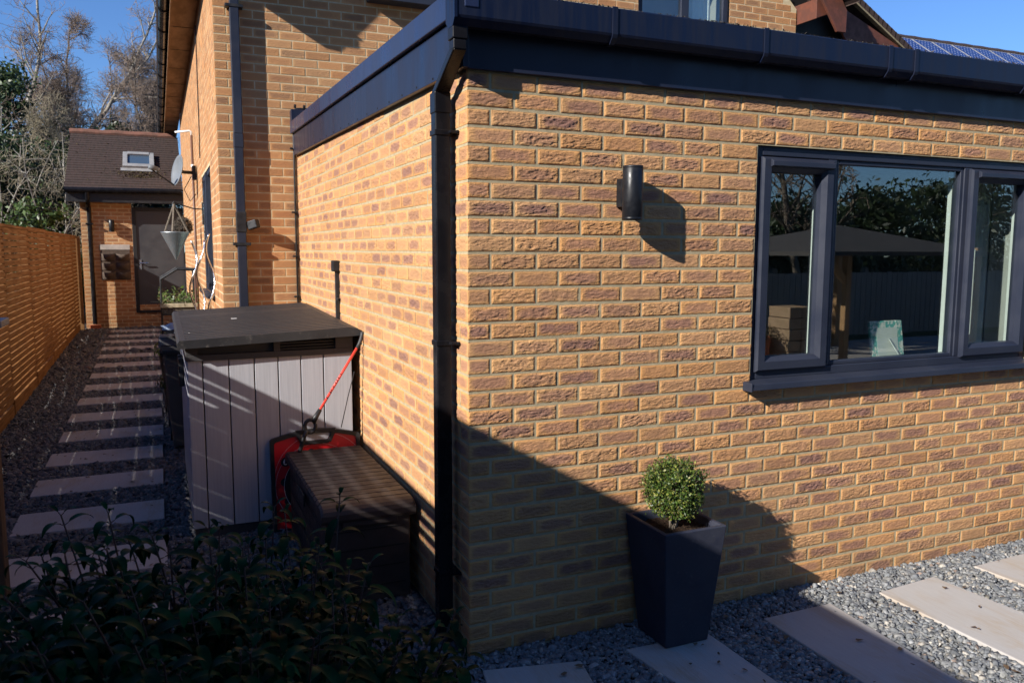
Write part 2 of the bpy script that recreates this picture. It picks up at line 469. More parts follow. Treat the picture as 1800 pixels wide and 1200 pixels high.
M_slab = slab_mat()

def solar_mat():
    m, nt, b = nmat('solar_cells')
    uv = nt.nodes.new('ShaderNodeUVMap'); uv.uv_map = 'brick'
    sx = nt.nodes.new('ShaderNodeSeparateXYZ'); nt.links.new(uv.outputs[0], sx.inputs[0])
    # 6 x 10 cells with pale corner diamonds
    fx = math_n(nt, 'FRACT', math_n(nt, 'MULTIPLY', sx.outputs[0], 6.0)); fy = math_n(nt, 'FRACT', math_n(nt, 'MULTIPLY', sx.outputs[1], 10.0))
    dx = math_n(nt, 'ABSOLUTE', math_n(nt, 'SUBTRACT', fx, .5)); dy = math_n(nt, 'ABSOLUTE', math_n(nt, 'SUBTRACT', fy, .5))
    k = ramp(nt, math_n(nt, 'ADD', dx, dy), .78, .88)
    c = mixc(nt, k, (.012, .022, .11), (.55, .60, .75))
    nt.links.new(c, b.inputs['Base Color']); b.inputs['Roughness'].default_value = .12
    return m
M_solar = solar_mat()

# ------------------------------------------------------------------ brick walls
VN = np.random.default_rng(99).random((256, 256))
def vnoise(x, z, cx, cz, sh=0):
    gx = x / cx + sh * 17.3; gz = z / cz + sh * 9.7
    ix = np.floor(gx).astype(int); iz = np.floor(gz).astype(int); fx = gx - ix; fz = gz - iz
    fx = fx * fx * (3 - 2 * fx); fz = fz * fz * (3 - 2 * fz)
    g = lambda a, b: VN[a % 256, b % 256]
    return (g(ix, iz) * (1 - fx) + g(ix + 1, iz) * fx) * (1 - fz) + (g(ix, iz + 1) * (1 - fx) + g(ix + 1, iz + 1) * fx) * fz

def drag_relief(x, z, amp):
    """ragged, mostly horizontal wrinkles of a rustic brick face"""
    zz = z + .010 * (vnoise(x, z, .055, .030, 1) - .5) + .08 * x * (vnoise(x, z, .4, .2, 2) - .5) * .2
    a = vnoise(x, zz, .021, .0066, 3); b = vnoise(x, zz, .011, .0042, 4); c = vnoise(x, zz, .006, .0035, 5)
    r = np.clip((a * .62 + b * .38 - .30) / .38, 0, 1); r = r * r * (3 - 2 * r)
    return amp * (r + .22 * c)

class BrickMB:
    """brick faces with recessed mortar, one mesh: slot 0 brick, slot 1 mortar"""
    def __init__(s):
        s.V = []; s.F = []; s.MI = []; s.UV = []; s.T = []; s.blocks = []
    def relief(s, p, q, z0, z1, W, uvp, t, amp, d0, res=1.0):
        nx = max(4, int((q - p) / (.0040 * res))); nz = int(24 / res)
        X, Z = np.meshgrid(np.linspace(p, q, nx + 1), np.linspace(z0, z1, nz + 1))
        ex = np.minimum(X - p, q - X); ez = np.minimum(Z - z0, z1 - Z)
        e = np.clip(ex / .0035, 0, 1) * np.clip(ez / .0035, 0, 1)
        big = np.clip(ex / .02, .7, 1) * np.clip(ez / .010, .7, 1)
        H = (drag_relief(X, Z, amp) - amp * .22) * e * big - .0016 * (1 - np.clip(np.minimum(ex, ez) / .004, 0, 1)) * vnoise(X, Z, .012, .012, 6) * 1.6 + d0
        o = np.array(W(0, 0, 0)); u = np.array(W(1, 0, 0)) - o; n = np.array(W(0, 0, 1)) - o
        P = o + X[..., None] * u + Z[..., None] * np.array((0, 0, 1.)) + H[..., None] * n
        I = np.arange((nx + 1) * (nz + 1)).reshape(nz + 1, nx + 1)
        F = np.stack([I[:-1, :-1], I[:-1, 1:], I[1:, 1:], I[1:, :-1]], -1).reshape(-1, 4)
        U0, V0 = uvp(p, z0); U1, V1 = uvp(q, z1)
        UVg = np.stack([U0 + (U1 - U0) * (X - p) / (q - p), V0 + (V1 - V0) * (Z - z0) / (z1 - z0)], -1).reshape(-1, 2)
        s.blocks.append((P.reshape(-1, 3), F, UVg[F].reshape(-1, 2), t))
    def quad(s, pts, uvs, mi, t):
        b = len(s.V); s.V.extend(pts); s.F.append((b, b + 1, b + 2, b + 3)); s.MI.append(mi); s.UV.extend(uvs); s.T.append(t)
    def wall(s, o, u, n, length, rows, mod, brick_l, bed=.075, bh=.065, z0=0.0, openings=(), start_half='odd', rec=.0018,
             corner_l=False, corner_r=False, relief=0.0, res=1.0, top=lambda a: 1e9, seed=0, jit=.0012, cmin=0.0):
        o = Vector(o); u = Vector(u); n = Vector(n)
        rr = random.Random(seed)
        W = lambda a, z, d=0.0: tuple(o + u * a + Vector((0, 0, z)) + n * d)
        J = mod - brick_l
        half = (mod - J) / 2 - J / 2 + J / 2
        for k in range(rows):              # k = 0 is the bottom course
            zc0 = z0 + k * bed + (bed - bh) / 2; zc1 = zc0 + bh
            T = rows - k
            odd = (T % 2 == 1)
            first = (brick_l - J) / 2 if (odd == (start_half == 'odd')) else brick_l
            a = 0.0; idx = 0
            while a < length - .02:
                L = first if idx == 0 else brick_l
                a1 = min(a + L, length)
                segs = [(a, a1)]
                for (b0, b1, y0, y1) in openings:
                    if zc0 + bh * .5 > y0 and zc0 + bh * .5 < y1:
                        ns = []
                        for (p, q) in segs:
                            if q <= b0 or p >= b1: ns.append((p, q)); continue
                            if p < b0 - .012: ns.append((p, b0))
                            if q > b1 + .012: ns.append((b1, q))
                        segs = ns
                for (p, q) in segs:
                    if q - p < .012: continue
                    if zc0 > top((p + q) / 2): continue
                    crn = idx == 0 and corner_l
                    rs = random.Random(k * 131 + 7) if crn else rr
                    t = (rs.random(), rs.random(), rs.random(), 1)
                    jz = rr.uniform(-jit, jit); d0 = rr.uniform(-.0012, .0012)
                    if crn: jz = 0; d0 = 0
                    c = .0008
                    cl = 0 if crn else c
                    cr = c
                    z0_, z1_ = zc0 + jz, zc1 + jz
                    uc = (p + q) / 2; hl = max((q - p) / 2, brick_l / 2 * .45); zc = (z0_ + z1_) / 2; hh = bh / 2
                    def uvp(aa, zz): return ((aa - uc) / hl, (zz - zc) / hh)
                    f = [(p + cl, z0_ + c), (q - cr, z0_ + c), (q - cr, z1_ - c), (p + cl, z1_ - c)]
                    e = [(p, z0_), (q, z0_), (q, z1_), (p, z1_)]
                    if relief > 0: s.relief(p + cl, q - cr, z0_ + c, z1_ - c, W, uvp, t, relief * (.35 + .9 * t[2]), d0, res)
                    else: s.quad([W(x, z, d0) for x, z in f], [uvp(*x) for x in f], 0, t)
                    for i in range(4):
                        j = (i + 1) % 4
                        if i == 3 and crn: continue
                        s.quad([W(*e[i], d0 - c * .7), W(*e[j], d0 - c * .7), W(*f[j], d0), W(*f[i], d0)], [uvp(*e[i]), uvp(*e[j]), uvp(*f[j]), uvp(*f[i])], 0, t)
                        s.quad([W(*e[i], -rec - .004), W(*e[j], -rec - .004), W(*e[j], d0 - c * .7), W(*e[i], d0 - c * .7)], [uvp(*e[i]), uvp(*e[j]), uvp(*e[j]), uvp(*e[i])], 0, t)
                a = a + L + J; idx += 1
        # mortar sheet behind, with openings cut (strips)
        H0 = z0 - .2; H1 = z0 + rows * bed
        m0 = rec if corner_l else 0.0
        xs = sorted({m0, length} | {b for op in openings for b in op[:2] if 0 < b < length})
        zs = sorted({H0, H1} | {b for op in openings for b in op[2:] if H0 < b < H1})
        for i in range(len(xs) - 1):
            nsub = max(1, int((xs[i + 1] - xs[i]) / .3))
            for q in range(nsub):
                xa = xs[i] + (xs[i + 1] - xs[i]) * q / nsub; xb = xs[i] + (xs[i + 1] - xs[i]) * (q + 1) / nsub
                for j in range(len(zs) - 1):
                    xm = (xa + xb) / 2; zm = (zs[j] + zs[j + 1]) / 2
                    if any(b0 < xm < b1 and y0 < zm < y1 for (b0, b1, y0, y1) in openings): continue
                    zt = min(zs[j + 1], top(xa) + bed), min(zs[j + 1], top(xb) + bed)
                    if zs[j] >= min(zt): continue
                    s.quad([W(xa, zs[j], -rec), W(xb, zs[j], -rec), W(xb, zt[1], -rec), W(xa, zt[0], -rec)], [(0, 0)] * 4, 1, (.5, .5, .5, 1))
    def build(s, name, mats, parent):
        V = [np.array(s.V)]; F = [np.array(s.F)]; U = [np.array(s.UV)]; T = [np.array(s.T)]; MI = [np.array(s.MI)]; b = len(s.V)
        for (bv, bf, bu, bt) in s.blocks:
            V.append(bv); F.append(bf + b); b += len(bv); U.append(bu); T.append(np.tile(np.array(bt), (len(bf), 1))); MI.append(np.zeros(len(bf), int))
        nflat = len(s.F); F = np.concatenate(F)
        o = np_mesh(name, np.concatenate(V), F, mats, parent, color=np.concatenate(T), mi=np.concatenate(MI))
        if s.blocks:
            sm = np.zeros(len(F), bool); sm[nflat:] = True
            o.data.polygons.foreach_set('use_smooth', sm)
        uv = o.data.uv_layers.new(name='brick')
        uv.data.foreach_set('uv', np.concatenate(U).astype(np.float32).ravel())
        return o

# ================================================================== THE SETTING
def ground_h(x, y):
    t = min(max((y - 4.0) / 11.0, 0), 1)
    return .20 * t * t * (3 - 2 * t) if x < 0.2 else 0.0

def make_ground():
    xs = np.concatenate([np.linspace(-160, -4, 12), np.linspace(-3, 0, 7), np.linspace(.1, 5, 8), np.linspace(8, 200, 12)])
    ys = np.concatenate([np.linspace(-160, -8, 12), np.linspace(-6, 4, 12), np.linspace(4.5, 16, 24), np.linspace(20, 260, 12)])
    V = [(x, y, ground_h(x, y) - .004) for y in ys for x in xs]
    nx = len(xs)
    F = [(j * nx + i, j * nx + i + 1, (j + 1) * nx + i + 1, (j + 1) * nx + i) for j in range(len(ys) - 1) for i in range(nx - 1)]
    o = np_mesh('ground', V, F, M_ground, smooth=True)
    o['kind'] = 'structure'
make_ground()

front_slabs = [  # four corners: far left, far right, near right, near left (x, y)
    [(.003, -.150), (.431, -.246), (.245, -1.13), (-.185, -1.03)],
    [(.664, -.236), (1.103, -.258), (1.10, -1.150), (.77, -1.135)],
    [(1.447, -.239), (1.882, -.237), (1.80, -1.15), (1.42, -1.145)],
    [(2.217, -.238), (2.664, -.205), (2.70, -1.12), (2.20, -1.14)],
    [(3.009, -.191), (3.455, -.177), (3.47, -1.08), (3.03, -1.09)]]
alley_slabs = [(2.53 + .889 * k, 2.99 + .889 * k) for k in range(-3, 14)]

def gravel(name, x0, x1, y0, y1, count, size, seed, skip, label=None, cols=None, zc=0.0):
    r = np.random.default_rng(seed)
    P = np.stack([r.uniform(x0, x1, count), r.uniform(y0, y1, count)], 1)
    keep = np.ones(count, bool)
    for poly in skip:                      # convex polygon in clockwise order
        ins = np.ones(count, bool)
        for a in range(len(poly)):
            p = np.array(poly[a]); q = np.array(poly[(a + 1) % len(poly)])
            cr = (q[0] - p[0]) * (P[:, 1] - p[1]) - (q[1] - p[1]) * (P[:, 0] - p[0])
            ins &= cr < .004
        keep &= ~ins
    keep |= (r.random(count) < .010) & (P[:, 1] < -.02 if y0 < -1.9 else P[:, 0] < -1.2)
    P = P[keep]; n = len(P)
    base = np.array([(-1, -1, -1), (1, -1, -1), (1, 1, -1), (-1, 1, -1), (-.75, -.7, 1), (.7, -.75, 1), (.75, .7, 1), (-.7, .75, 1)], float)
    f0 = np.array([(0, 1, 5, 4), (1, 2, 6, 5), (2, 3, 7, 6), (3, 0, 4, 7), (4, 5, 6, 7)])
    sz = size * r.lognormal(0, .33, n)
    S = np.stack([sz * r.uniform(.75, 1.4, n), sz * r.uniform(.55, .95, n), sz * r.uniform(.28, .6, n)], 1) * .5
    V = base[None] * (1 + r.uniform(-.32, .32, (n, 8, 3))) * S[:, None, :]
    a = r.uniform(0, 2 * np.pi, n); tx = r.normal(0, .38, n); ty = r.normal(0, .38, n)
    ca, sa = np.cos(a), np.sin(a)
    def rotx(V, t):
        c, s = np.cos(t)[:, None], np.sin(t)[:, None]
        return np.stack([V[..., 0], V[..., 1] * c - V[..., 2] * s, V[..., 1] * s + V[..., 2] * c], -1)
    def roty(V, t):
        c, s = np.cos(t)[:, None], np.sin(t)[:, None]
        return np.stack([V[..., 0] * c + V[..., 2] * s, V[..., 1], -V[..., 0] * s + V[..., 2] * c], -1)
    V = roty(rotx(V, tx), ty)
    V = np.stack([V[..., 0] * ca[:, None] - V[..., 1] * sa[:, None], V[..., 0] * sa[:, None] + V[..., 1] * ca[:, None], V[..., 2]], -1)
    gh = np.array([ground_h(x, y) for x, y in P])
    z = gh + zc + r.uniform(.000, .016, n)
    V = V + np.stack([P[:, 0], P[:, 1], z], 1)[:, None, :]
    F = (f0[None] + (np.arange(n) * 8)[:, None, None]).reshape(-1, 4)
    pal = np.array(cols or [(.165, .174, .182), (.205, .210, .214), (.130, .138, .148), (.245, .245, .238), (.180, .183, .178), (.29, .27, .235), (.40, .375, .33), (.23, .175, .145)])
    w = np.array([.25, .24, .19, .12, .10, .055, .028, .017]); w = w / w.sum()
    c = pal[r.choice(len(pal), n, p=w)] * r.uniform(.8, 1.2, n)[:, None]
    C = np.concatenate([np.repeat(c, 5, axis=0), np.ones((n * 5, 1))], 1)
    o = np_mesh(name, V.reshape(-1, 3), F, M_stone, color=C)
    tag(o, label, 'gravel', None, 'stuff')
    return o

gravel('gravel', -.75, 4.4, -2.0, .02, 72000, .0175, 3, front_slabs + [[(-.02, .3), (6, .3), (6, .001), (-.02, .001)]],
       'loose blue grey slate chippings along the foot of the buff brick wall')
acl = [[(-2.12, b), (-1.22, b), (-1.22, a), (-2.12, a)] for a, b in alley_slabs]
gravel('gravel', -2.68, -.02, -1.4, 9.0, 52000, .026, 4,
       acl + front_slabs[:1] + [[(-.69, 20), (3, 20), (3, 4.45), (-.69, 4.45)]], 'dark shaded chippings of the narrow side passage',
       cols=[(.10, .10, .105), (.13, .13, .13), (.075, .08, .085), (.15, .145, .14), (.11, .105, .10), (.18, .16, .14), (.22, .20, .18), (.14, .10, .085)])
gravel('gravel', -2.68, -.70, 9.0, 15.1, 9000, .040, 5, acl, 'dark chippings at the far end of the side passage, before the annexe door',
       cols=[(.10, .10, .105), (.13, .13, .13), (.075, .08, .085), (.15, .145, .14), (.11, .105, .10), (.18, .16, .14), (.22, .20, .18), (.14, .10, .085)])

def slab(corners, z0, z1, label, group):
    cx = sum(c[0] for c in corners) / 4; cy = sum(c[1] for c in corners) / 4
    mb = MB()
    b = [(x - cx, y - cy, z0) for x, y in corners][::-1]
    t = [(x - cx, y - cy, z1) for x, y in corners][::-1]
    mb.hexa(b, t)
    o = mb.build('paving_slab', M_slab, None, bevel=.006)
    o.location = (cx, cy, 0)
    tag(o, label, 'paving slab', group)
fl = ['skewed stepping slab nearest the brick corner, half under the shrub', 'stepping slab on which the tall planter stands',
      'stepping slab between the planter and the window, wholly in shade', 'sunlit sandstone stepping slab below the window, next to the shaded one',
      'rightmost sunlit stepping slab, cut by the edge of the photo']
for c, l in zip(front_slabs, fl): slab(c, -.03, .022, l, 'stepping slabs along the front wall')
ordn = ['first', 'second', 'third', 'fourth', 'fifth', 'sixth', 'seventh', 'eighth', 'ninth', 'tenth', 'eleventh', 'twelfth', 'thirteenth', 'fourteenth', 'fifteenth', 'sixteenth', 'seventeenth']
for i, (a, b) in enumerate(alley_slabs):
    z = ground_h(-1.7, (a + b) / 2)
    j = random.uniform(-.012, .012)
    extra = ' behind the dark shrub' if i < 4 else (' beside the pale storage shed' if i < 6 else ' before the annexe door' if i > 14 else ' in the shaded passage')
    slab([(-2.125 + j, b), (-1.225 + j, b + random.uniform(-.015, .015)), (-1.225 + j, a), (-2.125 + j, a)], z - .03, z + .022,
         '%s sandstone stepping slab counted from the foreground%s' % (ordn[i], extra), 'stepping slabs up the side passage')

# ================================================================== BRICK EXTENSION
ext = thing('brick_extension', 'single storey buff brick extension with flat roof and anthracite trim', 'building', (0, 0, 0))
bw = BrickMB()
WIN = (1.515, 3.615, 1.125, 2.325)
side_top = lambda a: 2.50 + a * .026
bw.wall((0, 0, 0), (1, 0, 0), (0, -1, 0), 4.6, 34, .217, .2048, bh=.0628, openings=[WIN], start_half='odd', corner_l=True, seed=1, relief=.0027)
bw.wall((0, 0, 0), (0, 1, 0), (-1, 0, 0), 4.452, 37, .225, .2128, bh=.0628, start_half='even', corner_l=True, seed=2, relief=.0036, res=1.9, top=lambda a: 2.52 + a * .027, z0=0)
bw.build('brick_wall', [M_brick, M_mortar], ext)
# solid backing so no light leaks through the walls
mb = MB()
mb.box(.03, 1.50, .012, .11, -.1, 2.56).box(3.63, 4.6, .012, .11, -.1, 2.56).box(1.50, 3.63, .012, .11, -.1, 1.12).box(1.50, 3.63, .012, .11, 2.335, 2.56)
mb.box(.012, .11, .115, 4.44, -.1, 2.60).box(4.5, 4.6, .115, 4.44, -.1, 2.6)
mb.build('inner_wall', M_mortar, ext)
mb = MB(); mb.hexa([(.02, -.02, 2.62), (4.62, -.02, 2.62), (4.62, 4.44, 2.74), (.02, 4.44, 2.74)], [(.02, -.02, 2.78), (4.62, -.02, 2.78), (4.62, 4.44, 2.90), (.02, 4.44, 2.90)])
mb.build('flat_roof', M_roof, ext)
# fascia boards: front, and the two tiers up the side
mb = MB(); mb.box(-.028, 4.62, -.024, -.006, 2.548, 2.82)
fa = mb.build('front_fascia', M_fascia, ext, bevel=.003)
mb = MB(); mb.hexa([(-.034, -.046, 2.548), (-.008, -.046, 2.548), (-.008, 4.43, 2.660), (-.034, 4.43, 2.660)],
                   [(-.034, -.046, 2.752), (-.008, -.046, 2.752), (-.008, 4.43, 2.846), (-.034, 4.43, 2.846)])
sf = mb.build('side_fascia', M_fascia, ext, bevel=.002)
for i in range(17):
    y = .35 + i * .25; z = 2.565 + .025 * y
    mb = MB(); mb.box(-.0375, -.0335, y - .004, y + .004, z - .004, z + .004)
    mb.build('fixing_pin', M_black, sf)
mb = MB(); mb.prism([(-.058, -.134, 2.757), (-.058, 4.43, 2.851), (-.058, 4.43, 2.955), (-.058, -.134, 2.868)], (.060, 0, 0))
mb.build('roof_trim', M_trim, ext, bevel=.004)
# gutter with a worn flat front
mb = MB()
GO = .022
prof = [(-.066 + GO, 2.825), (-.076 + GO, 2.825), (-.076 + GO, 2.715), (-.090 + GO, 2.690), (-.128 + GO, 2.690), (-.148 + GO, 2.716), (-.152 + GO, 2.726), (-.152 + GO, 2.826), (-.146 + GO, 2.832),
        (-.140 + GO, 2.826), (-.140 + GO, 2.726), (-.122 + GO, 2.701), (-.094 + GO, 2.701), (-.082 + GO, 2.722), (-.082 + GO, 2.81), (-.066 + GO, 2.81)]
mb.prism([(-.095, y, z) for y, z in prof], (4.7, 0, 0))
gut = mb.build('gutter', M_gutter, ext)
mb = MB(); mb.prism([(-.101, y, z) for y, z in [(-.026, 2.830), (-.026, 2.712), (-.060, 2.686), (-.110, 2.686), (-.133, 2.714), (-.133, 2.834)]], (.012, 0, 0))
mb.build('stop_end', M_gutter, gut)
for x in (.62, 1.43, 2.22, 2.40, 3.25, 4.1):
    mb = MB()
    P = [(-.1325, 2.834), (-.1325, 2.722), (-.1275, 2.708), (-.107, 2.684), (-.067, 2.684), (-.050, 2.712)]
    for a, b in zip(P[:-1], P[1:]):
        mb.hexa(
            [(x - .012, a[0] - .003, a[1] - .001), (x + .012, a[0] - .003, a[1] - .001), (x + .012, a[0] + .003, a[1] + .002), (x - .012, a[0] + .003, a[1] + .002)],
            [(x - .012, b[0] - .003, b[1] - .001), (x + .012, b[0] - .003, b[1] - .001), (x + .012, b[0] + .003, b[1] + .002), (x - .012, b[0] + .003, b[1] + .002)])
    mb.build('gutter_bracket', M_gutter, gut)
# a rough lip of roof moss and dirt along the gutter's top edge
r = np.random.default_rng(5); V = []; F = []
for i in range(700):
    x = r.uniform(0, 4.5) if r.random() < .6 else r.choice([.35, 1.1, 1.25, 2.0, 3.1]) + r.normal(0, .12)
    y = r.uniform(-.128, -.117); z = 2.828 + r.uniform(0, .004); s = r.uniform(.002, .006)
    b = len(V); p = r.normal(0, s, (4, 3)); p[:, 2] = np.abs(p[:, 2])
    V += [tuple(np.array((x, y, z)) + q) for q in p]; F += [(b, b + 1, b + 2, b + 3)]
np_mesh('gutter_moss', V, F, M_dry, ext)['kind'] = 'stuff'
# outlet, swan neck and square black downpipe
PX, PY, PW = -.062, .165, .066
mb = MB(); mb.box(-.100, -.036, -.110, -.044, 2.640, 2.690).box(-.096, -.040, -.106, -.048, 2.600, 2.640)
h = PW / 2
mb.hexa([(-.096, -.106, 2.600), (-.04, -.106, 2.600), (-.04, -.048, 2.61), (-.096, -.048, 2.61)],
        [(PX - h, PY - h, 2.475), (PX + h, PY - h, 2.475), (PX + h, PY + h, 2.475), (PX - h, PY + h, 2.475)])
oh = .036
dp = MB()
dp.box(PX - h, PX + h, PY - h, PY + h, .06, 2.44)
dpo = dp.build('downpipe', M_pipe, ext, bevel=.006, seg=3)
mb.box(PX - oh, PX + oh, PY - oh, PY + oh, 2.39, 2.478)
mb.build('swan_neck', M_pipe, dpo, bevel=.005, seg=3)
for z in (2.31, 1.405, .36):
    mb = MB(); mb.box(PX - .037, PX + .037, PY - .037, PY + .037, z - .012, z + .012)
    mb.box(PX + .02, -.0005, PY - .068, PY + .055, z - .006, z + .006)
    mb.tube([(-.014, PY - .066, z), (-.002, PY - .066, z)], .009, 8)
    mb.build('pipe_clip', M_pipe, dpo, bevel=.003)

# window
wx0, wx1, wz0, wz1 = 1.516, 3.613, 1.160, 2.324
yF = .018
mb = MB()
def frame_bars(mb, x0, x1, z0, z1, w, y0, y1):
    mb.box(x0, x0 + w, y0, y1, z0, z1); mb.box(x1 - w, x1, y0, y1, z0, z1)
    mb.box(x0 + w, x1 - w, y0, y1, z0, z0 + w); mb.box(x0 + w, x1 - w, y0, y1, z1 - w, z1)
frame_bars(mb, wx0, wx1, wz0, wz1, .045, yF, yF + .07)
for xm in (2.022, 3.033): mb.box(xm - .028, xm + .028, yF + .002, yF + .068, wz0 + .045, wz1 - .045)
# bead round the fixed middle light
frame_bars(mb, 2.05, 3.005, 1.205, 2.279, .022, yF + .010, yF + .06)
win = mb.build('window', M_frame, ext, bevel=.004, seg=2)
mb = MB(); mb.box(2.066, 2.989, yF + .028, yF + .034, 1.222, 2.262)
mb.build('pane', M_glass, win)
for (a, b) in ((1.548, 2.016), (3.040, 3.580)):
    mb = MB(); w = .072; y0, y1 = yF - .024, yF + .044
    def mitre(x0, x1, z0, z1, w):
        o = [(x0, z0), (x1, z0), (x1, z1), (x0, z1)]; i = [(x0 + w, z0 + w), (x1 - w, z0 + w), (x1 - w, z1 - w), (x0 + w, z1 - w)]
        ch = .010
        for k in range(4):
            j = (k + 1) % 4
            o0, o1, i0, i1 = o[k], o[j], i[k], i[j]
            def inset(p, q, t): return (p[0] + (q[0] - p[0]) * t, p[1] + (q[1] - p[1]) * t)
            t = ch / w
            m0, m1 = inset(o0, i0, t), inset(o1, i1, t); n0, n1 = inset(o0, i0, 1 - 2.2 * t), inset(o1, i1, 1 - 2.2 * t)
            rows = [(o0, o1, y1), (o0, o1, y0 + .010), (m0, m1, y0), (n0, n1, y0), (i0, i1, y0 + .022), (i0, i1, y1)]
            vs = []
            for (p, q, y) in rows: vs += [(p[0], y, p[1]), (q[0], y, q[1])]
            mb.add(vs, [(2 * q, 2 * q + 1, 2 * q + 3, 2 * q + 2) for q in range(5)])
    mitre(a, b, 1.200, 2.272, w)
    sash = mb.build('sash', M_frame, win)
    mb = MB(); mb.box(a + w - .01, b - w + .01, yF + .026, yF + .032, 1.200 + w - .01, 2.272 - w + .01)
    mb.build('pane', M_glass, sash)
    mb = MB(); x0, x1 = a + .045, b - .018
    mb.prism([(x0, yF - .024, 2.262), (x0, yF - .044, 2.252), (x0, yF - .044, 2.228), (x0, yF - .024, 2.222)], (x1 - x0, 0, 0))
    mb.build('trickle_vent', M_frame, win, bevel=.002)
mb = MB()
mb.prism([(1.478, .03, 1.163), (1.478, -.062, 1.149), (1.478, -.066, 1.118), (1.478, -.054, 1.118), (1.478, -.050, 1.134), (1.478, .03, 1.134)], (2.175, 0, 0))
mb.box(1.470, 1.480, -.068, .0, 1.112, 1.157)
mb.build('sill', M_frame, win, bevel=.003)
# white inner half of the window and the room behind it
mb = MB()
frame_bars(mb, wx0, wx1, wz0, wz1, .05, yF + .072, yF + .098)
for xm in (2.022, 3.033): mb.box(xm - .035, xm + .035, yF + .072, yF + .098, wz0 + .05, wz1 - .05)
mb.build('inner_frame', M_white, win)
mb = MB()
mb.box(1.50, 3.63, .12, .30, 1.135, 1.158)
mb.build('inner_sill', M_white, win)
mb = MB()
mb.box(.2, .24, .12, 4.3, 0, 2.45).box(4.40, 4.44, .12, 4.3, 0, 2.45).box(.2, 4.44, 4.26, 4.30, 0, 2.45).box(.2, 4.44, .12, 4.3, 2.45, 2.5)
mb.box(1.42, 1.50, .12, .30, 1.1, 2.4).box(3.64, 3.72, .12, .30, 1.1, 2.4)
mb.build('room_lining', M_plaster, ext)
mb = MB(); mb.box(.2, 4.44, .12, 4.3, -.02, .03)
mb.build('room_floor', M_roomfloor, ext)

# things standing inside on the window board
pf = thing('picture_frame', 'turquoise mosaic photo frame seen from behind on the inner sill', 'picture frame', (2.70, .235, 1.159))
mb = MB()
def tilted_frame(mb, x0, x1, z0, H, y, w, t, lean):
    def P(x, z, d): return (x, y + d + (z - z0) * lean, z)
    for (a, b, c, d) in ((x0, x0 + w, z0, z0 + H), (x1 - w, x1, z0, z0 + H), (x0 + w, x1 - w, z0, z0 + w), (x0 + w, x1 - w, z0 + H - w, z0 + H)):
        mb.hexa([P(a, c, 0), P(b, c, 0), P(b, c, t), P(a, c, t)], [P(a, d, 0), P(b, d, 0), P(b, d, t), P(a, d, t)])
tilted_frame(mb, 2.575, 2.83, 1.159, .245, .20, .05, .02, .16)
mb.build('frame_border', M_mosaic, pf, bevel=.004)
mb = MB(); mb.hexa([(2.62, .205, 1.20), (2.785, .205, 1.20), (2.785, .215, 1.20), (2.62, .215, 1.20)], [(2.62, .232, 1.365), (2.785, .232, 1.365), (2.785, .242, 1.365), (2.62, .242, 1.365)])
mb.build('back_card', M_card, pf)
mb = MB(); mb.beam((2.71, .212, 1.30), (2.755, .135, 1.160), .035, .004)
mb.build('strut', M_card, pf)
pf = thing('picture_frame', 'pale oak photo frame seen edge on behind the right hand window light', 'picture frame', (3.33, .22, 1.159))
mb = MB(); mb.beam((3.20, .17, 1.165), (3.32, .25, 1.40), .16, .018, up=(0, 1, 0))
mb.build('frame_border', M_oak, pf, bevel=.003)
mb = MB(); mb.beam((3.27, .22, 1.31), (3.37, .20, 1.162), .03, .008)
mb.build('strut', M_oak, pf)
cu = MB(); vs = []; fs = []
n = 26
for i in range(n + 1):
    x = 3.50 + .012 * i; y = .33 + .022 * math.sin(i * 1.5)
    vs += [(x, y, .9), (x, y, 2.42)]
for i in range(n): fs.append((2 * i, 2 * i + 2, 2 * i + 3, 2 * i + 1))
cu.add(vs, fs)
tag(cu.build('curtain', pm('pale_curtain', (.62, .62, .60), .9, (.55, .55, .54), scale=8), None, smooth=True), 'pale gathered curtain inside at the right of the window', 'curtain')

# ------------------------------------------------------------------ wall lamp on the front
def wall_lamp(x, y, z0, z1, r, label):
    t = thing('wall_lamp', label, 'wall lamp', (x, y, (z0 + z1) / 2))
    cy = y - .085
    mb = MB(); n = 36
    mb.lathe((x, cy, 0), [(r * .72, z0 + .012), (r * .94, z0 + .012), (r * .94, z0), (r, z0), (r, z0 + .010), (r * .975, z0 + .0115), (r, z0 + .013), (r, z1 - .013),
                          (r * .975, z1 - .0115), (r, z1 - .010), (r, z1), (r * .94, z1), (r * .94, z1 - .012), (r * .72, z1 - .012)], n)
    mb.build('lamp_body', M_lamp, t, smooth=False).data.polygons.foreach_set('use_smooth', [True] * (n * 13))
    for zl in (z0 + .010, z1 - .010):
        mb = MB(); mb.lathe((x, cy, 0), [(r * .95, zl), (0.0005, zl)], n); mb.build('lens', M_lens, t)
    zm = (z0 + z1) / 2
    mb = MB(); mb.box(x - .034, x + .034, y - .048, y - .001, zm - .060, zm + .066)
    mb.build('wall_bracket', M_lamp, t, bevel=.003)
wall_lamp(.751, 0, 1.946, 2.184, .0455, 'black cylinder up and down lamp casting a long shadow on the front wall')

